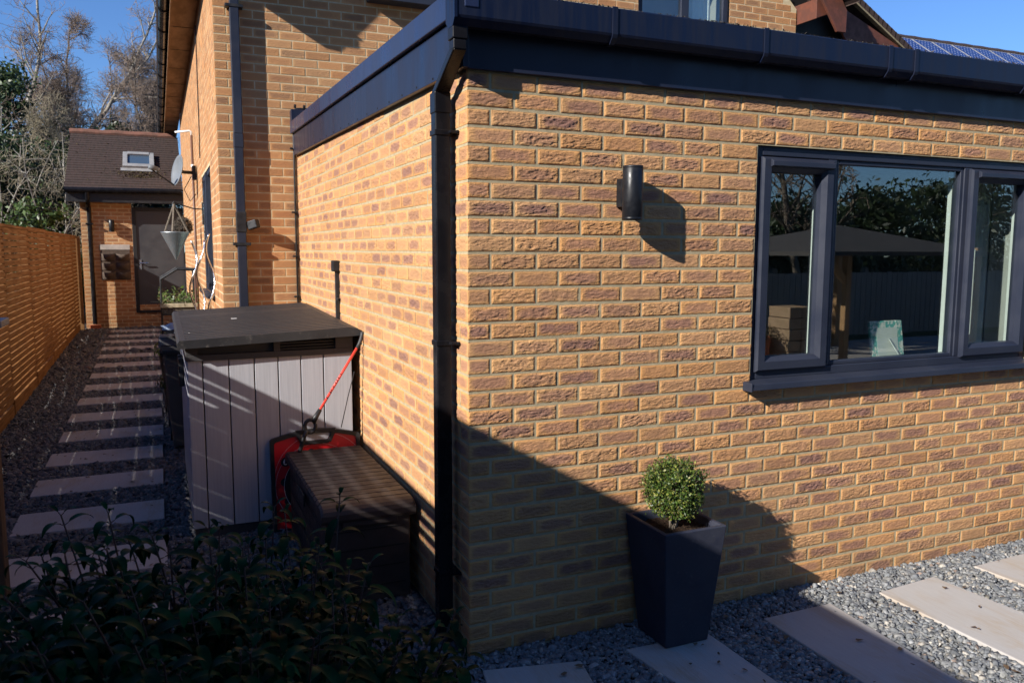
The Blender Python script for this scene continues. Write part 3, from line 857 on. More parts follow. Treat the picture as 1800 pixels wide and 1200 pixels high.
# ------------------------------------------------------------------ planter and box ball
pl_ = thing('planter', 'tall square tapered slate blue planter standing against the front wall', 'planter', (.944, -.196, .022))
def sq(c, h, z): return [(c[0] - h, c[1] - h, z), (c[0] + h, c[1] - h, z), (c[0] + h, c[1] + h, z), (c[0] - h, c[1] + h, z)]
c = (.944, -.196)
mb = MB(); zb, zt = .023, .578; hb, ht = .116, .166
vs = sq(c, hb, zb) + sq(c, ht, zt) + sq(c, ht - .022, zt) + sq(c, ht - .034, zt - .06)
fs = [(3, 2, 1, 0)]
for L in range(3):
    for k in range(4): fs.append((L * 4 + k, L * 4 + (k + 1) % 4, L * 4 + 4 + (k + 1) % 4, L * 4 + 4 + k))
mb.add(vs, fs)
mb.build('pot', M_planter, pl_, bevel=.006, seg=3)
V = []; F = []; n = 18; hs = ht - .030
for j in range(n + 1):
    for i in range(n + 1):
        V.append((c[0] - hs + 2 * hs * i / n, c[1] - hs + 2 * hs * j / n, zt - .038 + RNG.normal(0, .004)))
for j in range(n):
    for i in range(n): F.append((j * (n + 1) + i, j * (n + 1) + i + 1, (j + 1) * (n + 1) + i + 1, (j + 1) * (n + 1) + i))
np_mesh('soil', V, F, M_soil, pl_, smooth=True)

def leaf_cloud(name, centres, normals, size, parent, mat, pal, seed, aspect=.55, jitter=.7):
    r = np.random.default_rng(seed); n = len(centres)
    d = np.asarray(normals, float) + r.normal(0, jitter, (n, 3)); d /= np.linalg.norm(d, axis=1)[:, None]
    t = r.normal(0, 1, (n, 3)); t -= d * (t * d).sum(1)[:, None]; t /= np.linalg.norm(t, axis=1)[:, None]
    w = np.cross(d, t)
    L = (size * r.uniform(.7, 1.3, n))[:, None]; W = L * aspect
    C = np.asarray(centres, float)
    V = np.stack([C - t * L * .5, C + w * W * .5 + d * L * .10, C + t * L * .5, C - w * W * .5 + d * L * .10], 1).reshape(-1, 3)
    F = (np.arange(n) * 4)[:, None] + np.arange(4)[None]
    p = np.array(pal); col = p[r.integers(0, len(p), n)] * r.uniform(.75, 1.25, n)[:, None]
    return np_mesh(name, V, F, mat, parent, color=np.concatenate([col, np.ones((n, 1))], 1))

bx = thing('boxwood', 'clipped round box ball with yellowish tips growing in the tall planter', 'shrub', (.93, -.20, .545))
r = np.random.default_rng(21); cen = []; nor = []
bc = np.array((.925, -.205, .722))
tips = []
for i in range(560):
    d = r.normal(0, 1, 3); d /= np.linalg.norm(d)
    R = .132 * (1 + r.normal(0, .055)) * (1.08 if d[2] > .3 else 1.0)
    if d[2] < -.8: R *= .9
    if i % 17 == 0: R *= 1.13
    tips.append((d, R))
segs = []
for d, R in tips:
    tip = bc + d * R
    base = bc + d * R * .45 + np.array((0, 0, -.02))
    segs.append((base, tip, .0016, .0008))
    for k in range(26):
        t = r.uniform(.35, 1.03)
        p = base + (tip - base) * t + r.normal(0, .0085, 3)
        cen.append(p); nor.append(d * .8 + r.normal(0, .6, 3))
for i in range(9):
    a = r.uniform(0, 6.28)
    segs.append(((bc[0] + .012 * math.cos(a), bc[1] + .012 * math.sin(a), .53), tuple(bc + r.normal(0, .045, 3)), .005, .003))
for i in range(3):
    pass
leaf_cloud('foliage', cen, nor, .0135, bx, M_leaf, [(.045, .090, .014), (.065, .115, .018), (.034, .068, .014), (.095, .140, .022), (.17, .20, .035), (.05, .09, .018), (.25, .25, .06)], 5)
V, F = tubes_np(segs, 4)
np_mesh('stems', V, F, M_bark, bx)

# ================================================================== MAIN HOUSE
HX, HY = -.68, 4.46
house = thing('brick_house', 'two storey orange brick gabled house behind the flat roofed extension', 'house', (HX, HY, 0))
bw = BrickMB()
bw.wall((HX, HY, -.012), (1, 0, 0), (0, -1, 0), 6.45, 84, .2235, .2130, bed=.0752, start_half='odd', seed=11, corner_l=True,
        openings=[(1.45, 2.75, 4.16, 5.45), (4.29, 5.49, 4.16, 5.45)], top=lambda a: 4.55 + min(a, 6.45 - a) * .9)
bw.wall((HX, HY, -.012), (0, 1, 0), (-1, 0, 0), 10.8, 60, .2235, .2130, bed=.0752, start_half='even', seed=12, corner_l=True, openings=[(1.22, 2.92, 1.34, 2.68)])
bw.build('brick_wall', [M_hbrick, M_hmortar], house)
mb = MB(); mb.box(HX + .02, 5.75, HY + .10, HY + .2, -.2, 4.1).box(HX + .02, HX + .12, HY + .1, 15.1, -.2, 1.3).box(HX + .02, HX + .12, HY + .1, 15.1, 2.70, 4.5).box(5.65, 5.77, HY + .02, 15, 0, 4.5)
mb.build('inner_wall', M_hmortar, house)
# upper window in the gable
for (ux0, ux1) in ((HX + 1.45, HX + 2.75), (HX + 4.29, HX + 5.49)):
    uz0, uz1 = 4.17, 5.45
    mb = MB()
    frame_bars(mb, ux0, ux1, uz0, uz1, .07, HY + .03, HY + .10)
    xm = ux0 + .62; mb.box(xm - .05, xm + .05, HY + .03, HY + .10, uz0 + .07, uz1 - .07)
    uw = mb.build('window', M_frame, house, bevel=.005)
    mb = MB(); mb.box(ux0 + .07, ux1 - .07, HY + .06, HY + .066, uz0 + .07, uz1 - .07)
    mb.build('pane', M_glass, uw)
    mb = MB(); mb.box(ux0 - .10, ux1 + .05, HY - .16, HY + .02, 4.085, 4.165)
    mb.build('sill', M_frame, uw, bevel=.004)
    mb = MB(); mb.box(ux0 - .1, ux1 + .1, HY + .9, HY + .95, 3.9, 5.7).box(ux0 - .15, ux0 - .1, HY + .1, HY + .95, 3.9, 5.7).box(ux1 + .1, ux1 + .15, HY + .1, HY + .95, 3.9, 5.7).box(ux0 - .1, ux1 + .1, HY + .1, HY + .9, 3.85, 3.9)
    mb.build('room_lining', M_plaster, uw)
    mb = MB(); vs = []; fs = []
    for i in range(15):
        x = ux1 - .44 + .022 * i; yy_ = HY + .17 + .015 * math.sin(i * 1.9); vs += [(x, yy_, 4.0), (x, yy_, 5.5)]
    for i in range(14): fs.append((2 * i, 2 * i + 2, 2 * i + 3, 2 * i + 1))
    mb.add(vs, fs); mb.build('curtain', M_white, uw)
# eaves along the passage
EY0 = 3.93
mb = MB(); mb.box(-.945, HX - .004, EY0 + .03, 18.4, 4.475, 4.492)
for i in range(12):
    y = 5.2 + i * 1.22
    mb.box(-.94, HX - .01, y, y + .006, 4.470, 4.4755, m=1)
sof = mb.build('soffit', [M_soffit, M_seal], house)
mb = MB(); mb.box(-.965, -.945, EY0 + .02, 18.4, 4.44, 4.64); mb.build('eaves_board', M_soffit, house)
mb = MB()
gp = []
for k in range(9):
    a = math.pi + math.pi * k / 8
    gp.append((-1.022 + .056 * math.cos(a), 4.585 + .056 * math.sin(a)))
for k in range(8, -1, -1):
    a = math.pi + math.pi * k / 8
    gp.append((-1.022 + .050 * math.cos(a), 4.587 + .050 * math.sin(a)))
mb.prism([(x, EY0 - .03, z) for x, z in gp], (0, 14.4, 0))
gt = mb.build('gutter', M_pipe, house, smooth=False)
for i in range(15):
    y = 4.3 + .98 * i
    mb = MB(); pts = [(-1.022 + .061 * math.cos(math.pi + math.pi * k / 8), y, 4.585 + .061 * math.sin(math.pi + math.pi * k / 8)) for k in range(9)]
    mb.tube(pts, .010, 6); mb.box(-.968, -.944, y - .012, y + .012, 4.50, 4.60)
    mb.build('gutter_bracket', M_pipe, gt)
# roof slopes with tile courses; the ridge runs away from the gable
XR = HX + 6.45 / 2; SL = 1.02
def tiled_slope(name, x_e, z_e, x_r, z_r, y0, y1, rows, parent, mat, th=.022):
    mb = MB()
    for k in range(rows):
        t0 = k / rows; t1 = (k + 1.35) / rows
        xa, za = x_e + (x_r - x_e) * t0, z_e + (z_r - z_e) * t0
        xb, zb = x_e + (x_r - x_e) * t1, z_e + (z_r - z_e) * t1
        nx_, nz_ = -(z_r - z_e), (x_r - x_e); l = math.hypot(nx_, nz_); nx_ /= l; nz_ /= l
        if nz_ < 0: nx_, nz_ = -nx_, -nz_
        A = (xa + nx_ * th, za + nz_ * th); B = (xb, zb)
        mb.add([(A[0], y0, A[1]), (A[0], y1, A[1]), (B[0], y1, B[1]), (B[0], y0, B[1]), (xa - nx_ * .004, y0, za - nz_ * .004), (xa - nx_ * .004, y1, za - nz_ * .004)],
               [(0, 1, 2, 3), (4, 5, 1, 0), (0, 3, 4), (1, 5, 2)])
    return mb.build(name, mat, parent)
zr = 4.60 + (XR + 1.085) * SL
rf = tiled_slope('roof', -1.085, 4.60, XR, zr, EY0 - .02, 18.6, 46, house, M_tile)
tiled_slope('roof', XR * 2 + 1.085, 4.60, XR, zr, EY0 - .02, 18.6, 46, house, M_tile)
# barge boards on the gable, boxed foot over the passage
def barge(x0, z0, x1, z1, w, y, t, mat, foot=True):
    d = Vector((x1 - x0, 0, z1 - z0)).normalized(); up = Vector((-d.z, 0, d.x))
    if up.z < 0: up = -up
    a = Vector((x0, y, z0)); b = Vector((x1, y, z1))
    return [a, b, b + up * w, a + up * w]
mb = MB()
mb.prism([(-1.10, EY0, 4.425), (-.96, EY0, 4.405), (XR, EY0, 4.405 + (XR + .96) * SL), (XR, EY0, 4.66 + (XR + .96) * SL), (-1.10, EY0, 4.62)], (0, .032, 0))
mb.build('barge_board', M_reddoor, house, bevel=.004)
mb = MB(); mb.box(-1.06, HX - .02, EY0 + .034, HY - .012, 4.40, 4.46)
mb.build('boxed_eave', M_reddoor, house, bevel=.004)
# right hand verge: barge with a cut foot, purlin end, lower verge board and tiles
mb = MB(); mb.prism([(5.70, 4.08, 4.76), (6.037, 4.08, 4.303), (6.167, 4.08, 4.304), (6.172, 4.08, 4.545), (5.95, 4.08, 4.86)], (0, .035, 0))
mb.build('barge_board', M_reddoor, house, bevel=.004)
mb = MB(); mb.hexa([(5.79, 4.16, 4.44), (6.16, 4.16, 4.575), (6.16, HY + .4, 4.575), (5.79, HY + .4, 4.44)], [(5.79, 4.16, 4.66), (6.16, 4.16, 4.78), (6.16, HY + .4, 4.78), (5.79, HY + .4, 4.66)])
mb.build('purlin_end', M_reddoor, house, bevel=.004)
mb = MB(); mb.prism([(6.02, 4.40, 4.94), (6.42, 4.40, 4.42), (6.52, 4.40, 4.30), (7.45, 4.40, 4.15), (7.36, 4.40, 4.345), (6.50, 4.40, 4.665), (6.2, 4.40, 4.92)], (0, .03, 0))
mb.build('verge_board', M_reddoor, house, bevel=.004)
mb = MB()
for i in range(20):
    t = i / 20; x = 6.05 + 1.50 * t; z = 5.12 - .815 * t
    mb.hexa([(x, 4.36, z - .045), (x + .085, 4.36, z - .088), (x + .085, 9.5, z - .088), (x, 9.5, z - .045)], [(x + .012, 4.36, z + .030), (x + .098, 4.36, z - .022), (x + .098, 9.5, z - .022), (x + .012, 9.5, z + .030)])
mb.build('verge_tiles', M_tile, house)
mb = MB(); mb.prism([(5.96, 4.365, 5.10), (7.52, 4.365, 4.255), (7.56, 4.365, 4.285), (6.02, 4.365, 5.125)], (0, .06, 0))
mb.build('verge_mortar', M_verge, house)
mb = MB(); mb.prism([(5.76, 4.56, 4.1), (7.3, 4.56, 4.1), (7.3, 4.56, 4.32), (6.1, 4.56, 4.9), (5.76, 4.56, 4.9)], (0, .05, 0)); mb.build('gable_infill', M_seal, house)
# passage side window
mb = MB(); y0, y1, z0, z1 = HY + 1.22, HY + 2.92, 1.335, 2.685
mb.box(HX + .01, HX + .07, y0, y0 + .07, z0, z1).box(HX + .01, HX + .07, y1 - .07, y1, z0, z1).box(HX + .01, HX + .07, y0 + .07, y1 - .07, z0, z0 + .07).box(HX + .01, HX + .07, y0 + .07, y1 - .07, z1 - .07, z1)
mb.box(HX - .012, HX + .06, y0 + .74, y0 + .86, z0 + .03, z1 - .03)
lw = mb.build('window', M_frame, house, bevel=.004)
mb = MB(); mb.box(HX + .04, HX + .046, y0 + .07, y1 - .07, z0 + .07, z1 - .07); mb.build('pane', M_glass, lw)
mb = MB(); mb.box(HX - .075, HX + .0, y0 - .03, y1 + .03, z0 - .03, z0 + .004); mb.build('sill', M_frame, lw, bevel=.004)
mb = MB(); mb.box(HX + .3, HX + .34, y0 - .2, y1 + .2, z0 - .3, z1 + .3); mb.build('room_lining', M_plaster, lw)
# grey square downpipe on the gable corner with its clip and bracket
mb = MB(); mb.box(-.548, -.472, 4.372, 4.440, .05, 2.72).box(-.5515, -.4685, 4.3685, 4.4435, 2.70, 2.82).box(-.548, -.472, 4.372, 4.440, 2.82, 5.6)
gd = mb.build('downpipe', M_frame, house, bevel=.006)
for z in (1.86, 3.9):
    mb = MB(); mb.box(-.585, -.435, 4.366, 4.452, z - .013, z + .013); mb.build('pipe_clip', M_black, gd, bevel=.003)
mb = MB(); mb.box(-.553, -.467, 4.366, 4.446, 1.965, 2.145).box(-.468, -.425, 4.375, 4.43, 2.005, 2.035)
cm = thing('security_camera', 'small black camera strapped to the grey downpipe on the gable corner', 'camera', (-.51, 4.40, 1.965))
mb.build('strap_bracket', M_black, cm, bevel=.004)
mb = MB(); mb.beam((-.445, 4.395, 2.02), (-.375, 4.335, 2.045), .06, .075); mb.build('camera_body', M_black, cm, bevel=.008)

# ================================================================== ANNEXE AT THE END OF THE PASSAGE
AX0, AX1, AY = -2.60, -.69, 15.2
ann = thing('brick_annexe', 'small brick annexe with dark tiled roof at the end of the passage', 'building', (AX0, AY, .2))
bw = BrickMB()
bw.wall((AX0, AY, .15), (1, 0, 0), (0, -1, 0), 1.90, 38, .2235, .2130, bed=.0752, seed=31, openings=[(.93, 1.93, .50, 2.68)], z0=0.0)
bw.wall((AX0, AY, .15), (0, 1, 0), (-1, 0, 0), 4.2, 38, .2235, .2130, bed=.0752, seed=32, start_half='even')
bw.build('brick_wall', [M_hbrick, M_hmortar], ann)
mb = MB(); mb.box(AX0 + .02, AX0 + .93, AY + .02, AY + .15, 0, 2.9); mb.build('inner_wall', M_hmortar, ann)
mb = MB()
dx0, dx1, dz0, dz1 = -1.665, -.695, .505, 2.665
mb.box(dx0, dx0 + .07, AY - .01, AY + .06, dz0, dz1).box(dx1 - .02, dx1, AY - .01, AY + .06, dz0, dz1).box(dx0 + .07, dx1 - .02, AY - .01, AY + .06, dz1 - .07, dz1).box(dx0 + .07, dx1 - .02, AY - .03, AY + .06, dz0, dz0 + .05)
fr_ = mb.build('door_frame', M_seal, ann, bevel=.004)
mb = MB(); mb.box(dx0 + .07, dx1 - .02, AY + .01, AY + .05, dz0 + .05, dz1 - .07)
dr = mb.build('door', M_door, ann, bevel=.003)
mb = MB(); mb.tube([(dx0 + .12, AY + .01, 1.53), (dx0 + .12, AY - .05, 1.53), (dx0 + .27, AY - .05, 1.53)], .012, 8); mb.box(dx0 + .10, dx0 + .14, AY - .002, AY + .012, 1.40, 1.60)
mb.build('handle', M_steel, dr)
# roof
def roof_ann():
    mb = MB(); rows = 24
    e = (14.90, 3.00); rg = (17.0, 4.33); xl, xr = -2.83, -.69
    for k in range(rows):
        t0 = k / rows; t1 = min(1, (k + 1.4) / rows)
        ya, za = e[0] + (rg[0] - e[0]) * t0, e[1] + (rg[1] - e[1]) * t0
        yb, zb = e[0] + (rg[0] - e[0]) * t1, e[1] + (rg[1] - e[1]) * t1
        xl2 = xl
        mb.add([(xl2, ya, za + .024), (xr, ya, za + .024), (xr, yb, zb), (xl2, yb, zb), (xl2, ya, za - .004), (xr, ya, za - .004)], [(0, 1, 2, 3), (4, 5, 1, 0), (4, 0, 3)])
    mb.add([(xl, rg[0], rg[1]), (xr, rg[0], rg[1]), (xr, 19.1, 3.0), (xl, 19.1, 3.0)], [(0, 1, 2, 3)])
    return mb.build('roof', M_tile, ann)
ra = roof_ann()
mb = MB(); mb.tube([(-2.85 + .30 * i, 17.0, 4.335 + (.012 if i % 2 else 0)) for i in range(8)], .075, 10); mb.build('ridge_tiles', M_ridge, ra)
mb = MB(); mb.prism([(-2.83, 14.92, 2.96), (-2.83, 17.0, 4.29), (-2.83, 19.08, 2.96)], (.03, 0, 0)); mb.build('gable_verge', M_reddoor, ra)
mb = MB(); mb.box(-2.80, -.69, 14.93, 14.955, 2.74, 2.985).box(-2.80, -.69, 14.955, 15.19, 2.74, 2.76)
mb.build('eaves_board', M_black, ann)
mb = MB(); mb.tube([(-2.83, 14.87, 2.965), (-.70, 14.87, 2.985)], .055, 10); gA = mb.build('gutter', M_pipe, ann)
mb = MB(); mb.tube([(-2.44, 14.87, 2.93), (-2.44, 14.90, 2.80), (-2.44, 15.13, 2.66), (-2.44, 15.15, 2.5), (-2.44, 15.15, .3)], .042, 10)
dA = mb.build('downpipe', M_pipe, ann, smooth=False)
mb = MB(); mb.box(-2.505, -2.375, 15.10, 15.196, 2.30, 2.33); mb.build('pipe_clip', M_pipe, dA)
# roof light
sl = (4.33 - 3.0) / 2.1; rl = lambda y, d=0: 3.0 + (y - 14.9) * sl + d
mb = MB()
def on_roof(mb, x0, x1, y0, y1, d0, d1):
    n_ = Vector((0, -sl, 1)).normalized()
    def P(x, y, d): return Vector((x, y, rl(y))) + n_ * d
    mb.hexa([P(x0, y0, d0), P(x1, y0, d0), P(x1, y1, d0), P(x0, y1, d0)], [P(x0, y0, d1), P(x1, y0, d1), P(x1, y1, d1), P(x0, y1, d1)])
a0, a1, b0, b1 = -1.80, -1.20, 15.62, 16.16
on_roof(mb, a0, a0 + .09, b0, b1, 0, .09); on_roof(mb, a1 - .09, a1, b0, b1, 0, .09); on_roof(mb, a0 + .09, a1 - .09, b0, b0 + .10, 0, .09); on_roof(mb, a0 + .09, a1 - .09, b1 - .09, b1, 0, .10)
rlw = mb.build('roof_light', M_lead, ra, bevel=.006)
mb = MB(); on_roof(mb, a0 + .09, a1 - .09, b0 + .10, b1 - .09, .05, .06); mb.build('pane', pm('roof_light_glass', (.05, .08, .12), .05, spec=.9), rlw)
mb = MB(); on_roof(mb, a0 - .04, a1 + .04, b0 - .10, b0, .02, .04); mb.build('flashing', M_lead, rlw)
V = []; F = []; r = np.random.default_rng(8)
for i in range(900):
    x = r.normal(-1.5, .24); y = r.uniform(15.28, 15.60)
    if r.random() < .25: x = r.uniform(-2.8, -.8); y = r.uniform(15, 16.9)
    s = r.uniform(.006, .018); q = r.normal(0, s, (4, 3)) * np.array((1, 1, .45)); b = len(V)
    V += [tuple(np.array((x, y, rl(y) + .028)) + k) for k in q]; F.append((b, b + 1, b + 2, b + 3))
np_mesh('roof_moss', V, F, M_moss, ra)['kind'] = 'stuff'
wall_lamp(-2.045, AY, 2.16, 2.40, .05, 'small black cylinder lamp on the shaded annexe wall left of the door')
# hanging felt planter with six pockets
pk = thing('pocket_planter', 'hanging brown felt planter with six pockets beside the annexe door', 'wall planter', (-2.0, AY - .01, 1.2))
mb = MB(); mb.box(-2.27, -1.735, AY - .022, AY - .004, 1.19, 1.90); mb.build('back_panel', M_fabric, pk, bevel=.004)
mb = MB(); mb.box(-2.275, -1.73, AY - .032, AY - .023, 1.80, 1.905); mb.build('top_flap', M_fabricl, pk, bevel=.004)
for row in range(3):
    for cc in range(2):
        x0 = -2.262 + cc * .262; z0 = 1.21 + row * .185
        mb = MB(); vs = []; fs = []; n = 8
        for j, (zz, dd) in enumerate(((0, .02), (.06, .075), (.13, .105), (.15, .095))):
            for i in range(n + 1):
                t = i / n; vs.append((x0 + .255 * t, AY - .024 - dd * math.sin(math.pi * t), z0 + zz - (.035 * math.sin(math.pi * t) if j == 3 else 0)))
        for j in range(3):
            for i in range(n): fs.append((j * (n + 1) + i, j * (n + 1) + i + 1, (j + 1) * (n + 1) + i + 1, (j + 1) * (n + 1) + i))
        mb.add(vs, fs); mb.build('pocket', M_fabric, pk, smooth=True)
mb = MB(); mb.box(-2.53, -2.33, 15.02, 15.18, .20, .29)
tp = thing('drain_pot', 'small terracotta gully surround at the foot of the annexe downpipe', 'pot', (-2.44, 15.1, .2)); mb.build('rim', M_terracotta, tp, bevel=.01)
# chimney cowl behind the annexe ridge
# ================================================================== STORAGE SHED
shed = thing('storage_shed', 'pale grey panelled resin storage shed with sloping dark grooved lid', 'shed', (-.56, 2.95, .03))
sx0, sx1, sy0, sy1 = -1.068, -.055, 2.05, 3.86
def ztop(x): return 1.135 + (x - sx0) * .022
mb = MB(); mb.box(sx0 + .012, sx1 - .012, sy0 + .012, sy1 - .012, .0, .085); mb.build('base', M_shedd, shed, bevel=.006)
cols = [0, .077, .235, .383, .530, .675, .815, 1.013]
cols = [0, .100, .250, .395, .540, .685, .830, .905, 1.013]
cols = [0, .090, .243, .395, .540, .682, .826, 1.013]
def panels(mb, edges, fixed, axis, flip, zt):
    g = .0035
    for a, b in zip(edges[:-1], edges[1:]):
        if axis == 'x':
            x0, x1 = sx0 + a + g, sx0 + b - g
            mb.hexa([(x0, fixed, .075), (x1, fixed, .075), (x1, fixed + .03, .075), (x0, fixed + .03, .075)], [(x0, fixed, zt), (x1, fixed, zt), (x1, fixed + .03, zt), (x0, fixed + .03, zt)])
        else:
            y0, y1 = sy0 + a + g, sy0 + b - g
            f0, f1 = (fixed, fixed + .03) if not flip else (fixed - .03, fixed)
            mb.hexa([(f0, y0, .075), (f1, y0, .075), (f1, y1, .075), (f0, y1, .075)], [(f0, y0, zt), (f1, y0, zt), (f1, y1, zt), (f0, y1, zt)])
mb = MB(); panels(mb, cols, sy0, 'x', False, 1.140); mb.build('end_panel', M_shedp, shed, bevel=.0025)
mb = MB(); panels(mb, [.03 + .146 * i for i in range(7)], sx0, 'y', False, 1.14); ld = mb.build('door_leaf', M_shedp, shed, bevel=.0025)
mb = MB(); panels(mb, [.91 + .146 * i for i in range(7)], sx0, 'y', False, 1.14); mb.build('door_leaf', M_shedp, shed, bevel=.0025)
mb = MB(); panels(mb, [.03 + .146 * i for i in range(13)], sx1, 'y', True, 1.14); mb.build('side_panel', M_shedp, shed, bevel=.0025)
mb = MB(); mb.box(sx0 + .02, sx1 - .02, sy0 + .035, sy1, .07, 1.17)
mb.build('inner_wall', M_shedd, shed)
# top band with two recessed openings, the right one louvred
bz0, bz1L, bz1R = 1.132, 1.262, 1.305
mb = MB()
def bandz(x): return bz1L + (bz1R - bz1L) * (x - sx0) / (sx1 - sx0)
def bar(x0, x1, za, zb):  # za/zb functions
    y0, y1 = sy0 - .014, sy0 + .03
    mb.hexa([(x0, y0, za(x0)), (x1, y0, za(x1)), (x1, y1, za(x1)), (x0, y1, za(x0))], [(x0, y0, zb(x0)), (x1, y0, zb(x1)), (x1, y1, zb(x1)), (x0, y1, zb(x0))])
lo = lambda x: bz0 + .004 * (x - sx0); lo2 = lambda x: lo(x) + .038; hi = bandz; hi2 = lambda x: bandz(x) - .012
xb = [sx0 - .004, -1.005, -.555, -.515, -.165, sx1 + .004]
bar(xb[0], xb[5], lo, lo2)
bar(xb[0], xb[5], hi2, hi)
bar(xb[0], xb[1], lo2, hi2); bar(xb[2], xb[3], lo2, hi2); bar(xb[4], xb[5], lo2, hi2)
mb.box(sx0, sx1, sy0 + .03, sy0 + .05, 1.13, 1.27)
bd = mb.build('top_band', M_shedd, shed, bevel=.003)
mb = MB()
for i in range(5):
    z = 1.180 + i * .019
    mb.hexa([(-.515, sy0 + .002, z), (-.165, sy0 + .002, z + .004), (-.165, sy0 + .022, z + .012), (-.515, sy0 + .022, z + .008)],
            [(-.515, sy0 + .002, z + .004), (-.165, sy0 + .002, z + .008), (-.165, sy0 + .022, z + .016), (-.515, sy0 + .022, z + .012)])
mb.build('louvre', M_shedd, bd)
mb = MB(); mb.box(sx0 - .006, sx0 + .02, sy0 + .03, sy1, 1.132, 1.262); mb.build('side_band', M_shedd, shed, bevel=.003)
# handles on the passage side
for y in (2.84, 3.02):
    mb = MB(); mb.box(sx0 - .035, sx0, y - .03, y + .03, .86, 1.06); mb.build('handle', M_black, ld, bevel=.008)
# lid
lx0, lx1, ly0, ly1 = -1.118, -.012, 1.965, 3.92
def lz(x, y): return 1.268 + (x - lx0) * .046 + (y - ly0) * .021
mb = MB(); vs = []; fs = []
ys = []
y = ly0
groove = []
while y < ly1 - .02:
    step = .085
    ys += [(y, 0), (y + .003, 0), (y + step - .026, 0), (y + step - .022, -.012), (y + step - .003, -.012)]
    y += step
ys.append((ly1, 0))
ys = [(yy, d) if yy < ly1 - .55 or yy > ly1 - .40 else (yy, 0) for yy, d in ys]
xs_ = [lx0, lx0 + .012, lx0 + .045, lx0 + .055, (lx0 + lx1) / 2, lx1 - .09, lx1 - .075, lx1 - .02, lx1]
dd_ = [-.018, 0, 0, 1, 1, 1, 0, -.012, -.035]
for (yy, d) in ys:
    for x, k in zip(xs_, dd_):
        vs.append((x, yy, lz(x, yy) + (d if k == 1 else k)))
nx = len(xs_)
for j in range(len(ys) - 1):
    for i in range(nx - 1): fs.append((j * nx + i, j * nx + i + 1, (j + 1) * nx + i + 1, (j + 1) * nx + i))
b0 = len(vs)
# skirt
for (x, yy) in ((lx0, ly0), (lx1, ly0), (lx1, ly1), (lx0, ly1)):
    vs.append((x, yy, lz(x, yy) - (.045 if x < -1 else .06)))
mb.add(vs, fs)
for i in range(nx - 1):
    pass
mb.add([(lx0, ly0, lz(lx0, ly0) - .018)] + [(x, ly0, lz(x, ly0) + (0 if k == 1 else k)) for x, k in zip(xs_[1:], dd_[1:])] + [(lx1, ly0, lz(lx1, ly0) - .06), (lx0, ly0, lz(lx0, ly0) - .05)], [tuple(range(nx + 2))[::-1]])
mb.add([(lx0, ly0, lz(lx0, ly0) - .018), (lx0, ly1, lz(lx0, ly1) - .018), (lx0, ly1, lz(lx0, ly1) - .05), (lx0, ly0, lz(lx0, ly0) - .05)], [(0, 1, 2, 3)])
mb.add([(lx1, ly0, lz(lx1, ly0) - .035), (lx1, ly1, lz(lx1, ly1) - .035), (lx1, ly1, lz(lx1, ly1) - .06), (lx1, ly0, lz(lx1, ly0) - .06)], [(3, 2, 1, 0)])
mb.add([(lx0, ly0, lz(lx0, ly0) - .05), (lx1, ly0, lz(lx1, ly0) - .06), (lx1, ly1, lz(lx1, ly1) - .06), (lx0, ly1, lz(lx0, ly1) - .05)], [(3, 2, 1, 0)])
lidm = mb.build('lid', M_lid, shed)
mb = MB(); mb.box(-.73, -.69, 3.0, 3.012, lz(-.7, 3.0) - .001, lz(-.7, 3.0) + .003)
tag(mb.build('dry_leaf', M_whitep, None), 'tiny pale scrap lying on the shed lid', 'leaf')

# ================================================================== DECK BOX
db = thing('deck_box', 'low brown resin deck box with slatted lid against the side wall', 'storage box', (-.28, 1.3, .01))
bx0, bx1, by0, by1 = -.512, -.036, .70, 1.95
mb = MB(); mb.box(bx0 + .02, bx1 - .02, by0 + .022, by1 - .02, .012, .475)
body = mb.build('body', M_box, db, bevel=.012, seg=3)
mb = MB()
for z in (.10, .20, .30, .40):
    mb.box(bx0 + .05, bx1 - .05, by0 + .0195, by0 + .024, z - .003, z + .003)
    mb.box(bx0 + .0175, bx0 + .022, by0 + .05, by1 - .05, z - .003, z + .003)
mb.build('plank_joint', M_seal, body)
mb = MB(); mb.box(bx0 + .10, bx1 - .09, by0 + .008, by0 + .024, .425, .455); mb.build('hand_grip', M_box, body, bevel=.006)
mb = MB(); vs = []; fs = []
prof = [(by0 + .004, .455), (by0 - .002, .470), (by0 - .002, .498), (by0 + .006, .518), (by0 + .022, .532), (by0 + .05, .540)]
yy = by0 + .085
while yy < by1 - .06:
    prof += [(yy, .5425), (yy + .001, .533), (yy + .009, .533), (yy + .010, .5425)]; yy += .078
prof += [(by1 - .02, .542), (by1, .53), (by1, .46)]
xs_ = [(bx0 - .004, -.05), (bx0 - .004, -.012), (bx0 + .008, 0.0), (bx1 - .008, 0.0), (bx1 + .004, -.012), (bx1 + .004, -.05)]
for (y, z) in prof:
    for (x, d) in xs_: vs.append((x, y, z + d if z > .5 else min(z, z + d + .05) if d > -.04 else z - .0))
nx = len(xs_)
for j in range(len(prof) - 1):
    for i in range(nx - 1): fs.append((j * nx + i, j * nx + i + 1, (j + 1) * nx + i + 1, (j + 1) * nx + i))
mb.add(vs, fs)
mb.build('lid', M_box, db)
mb = MB(); mb.box(bx0 - .012, bx0 + .0, 1.2, 1.45, .40, .47); mb.build('latch', M_black, db, bevel=.006)

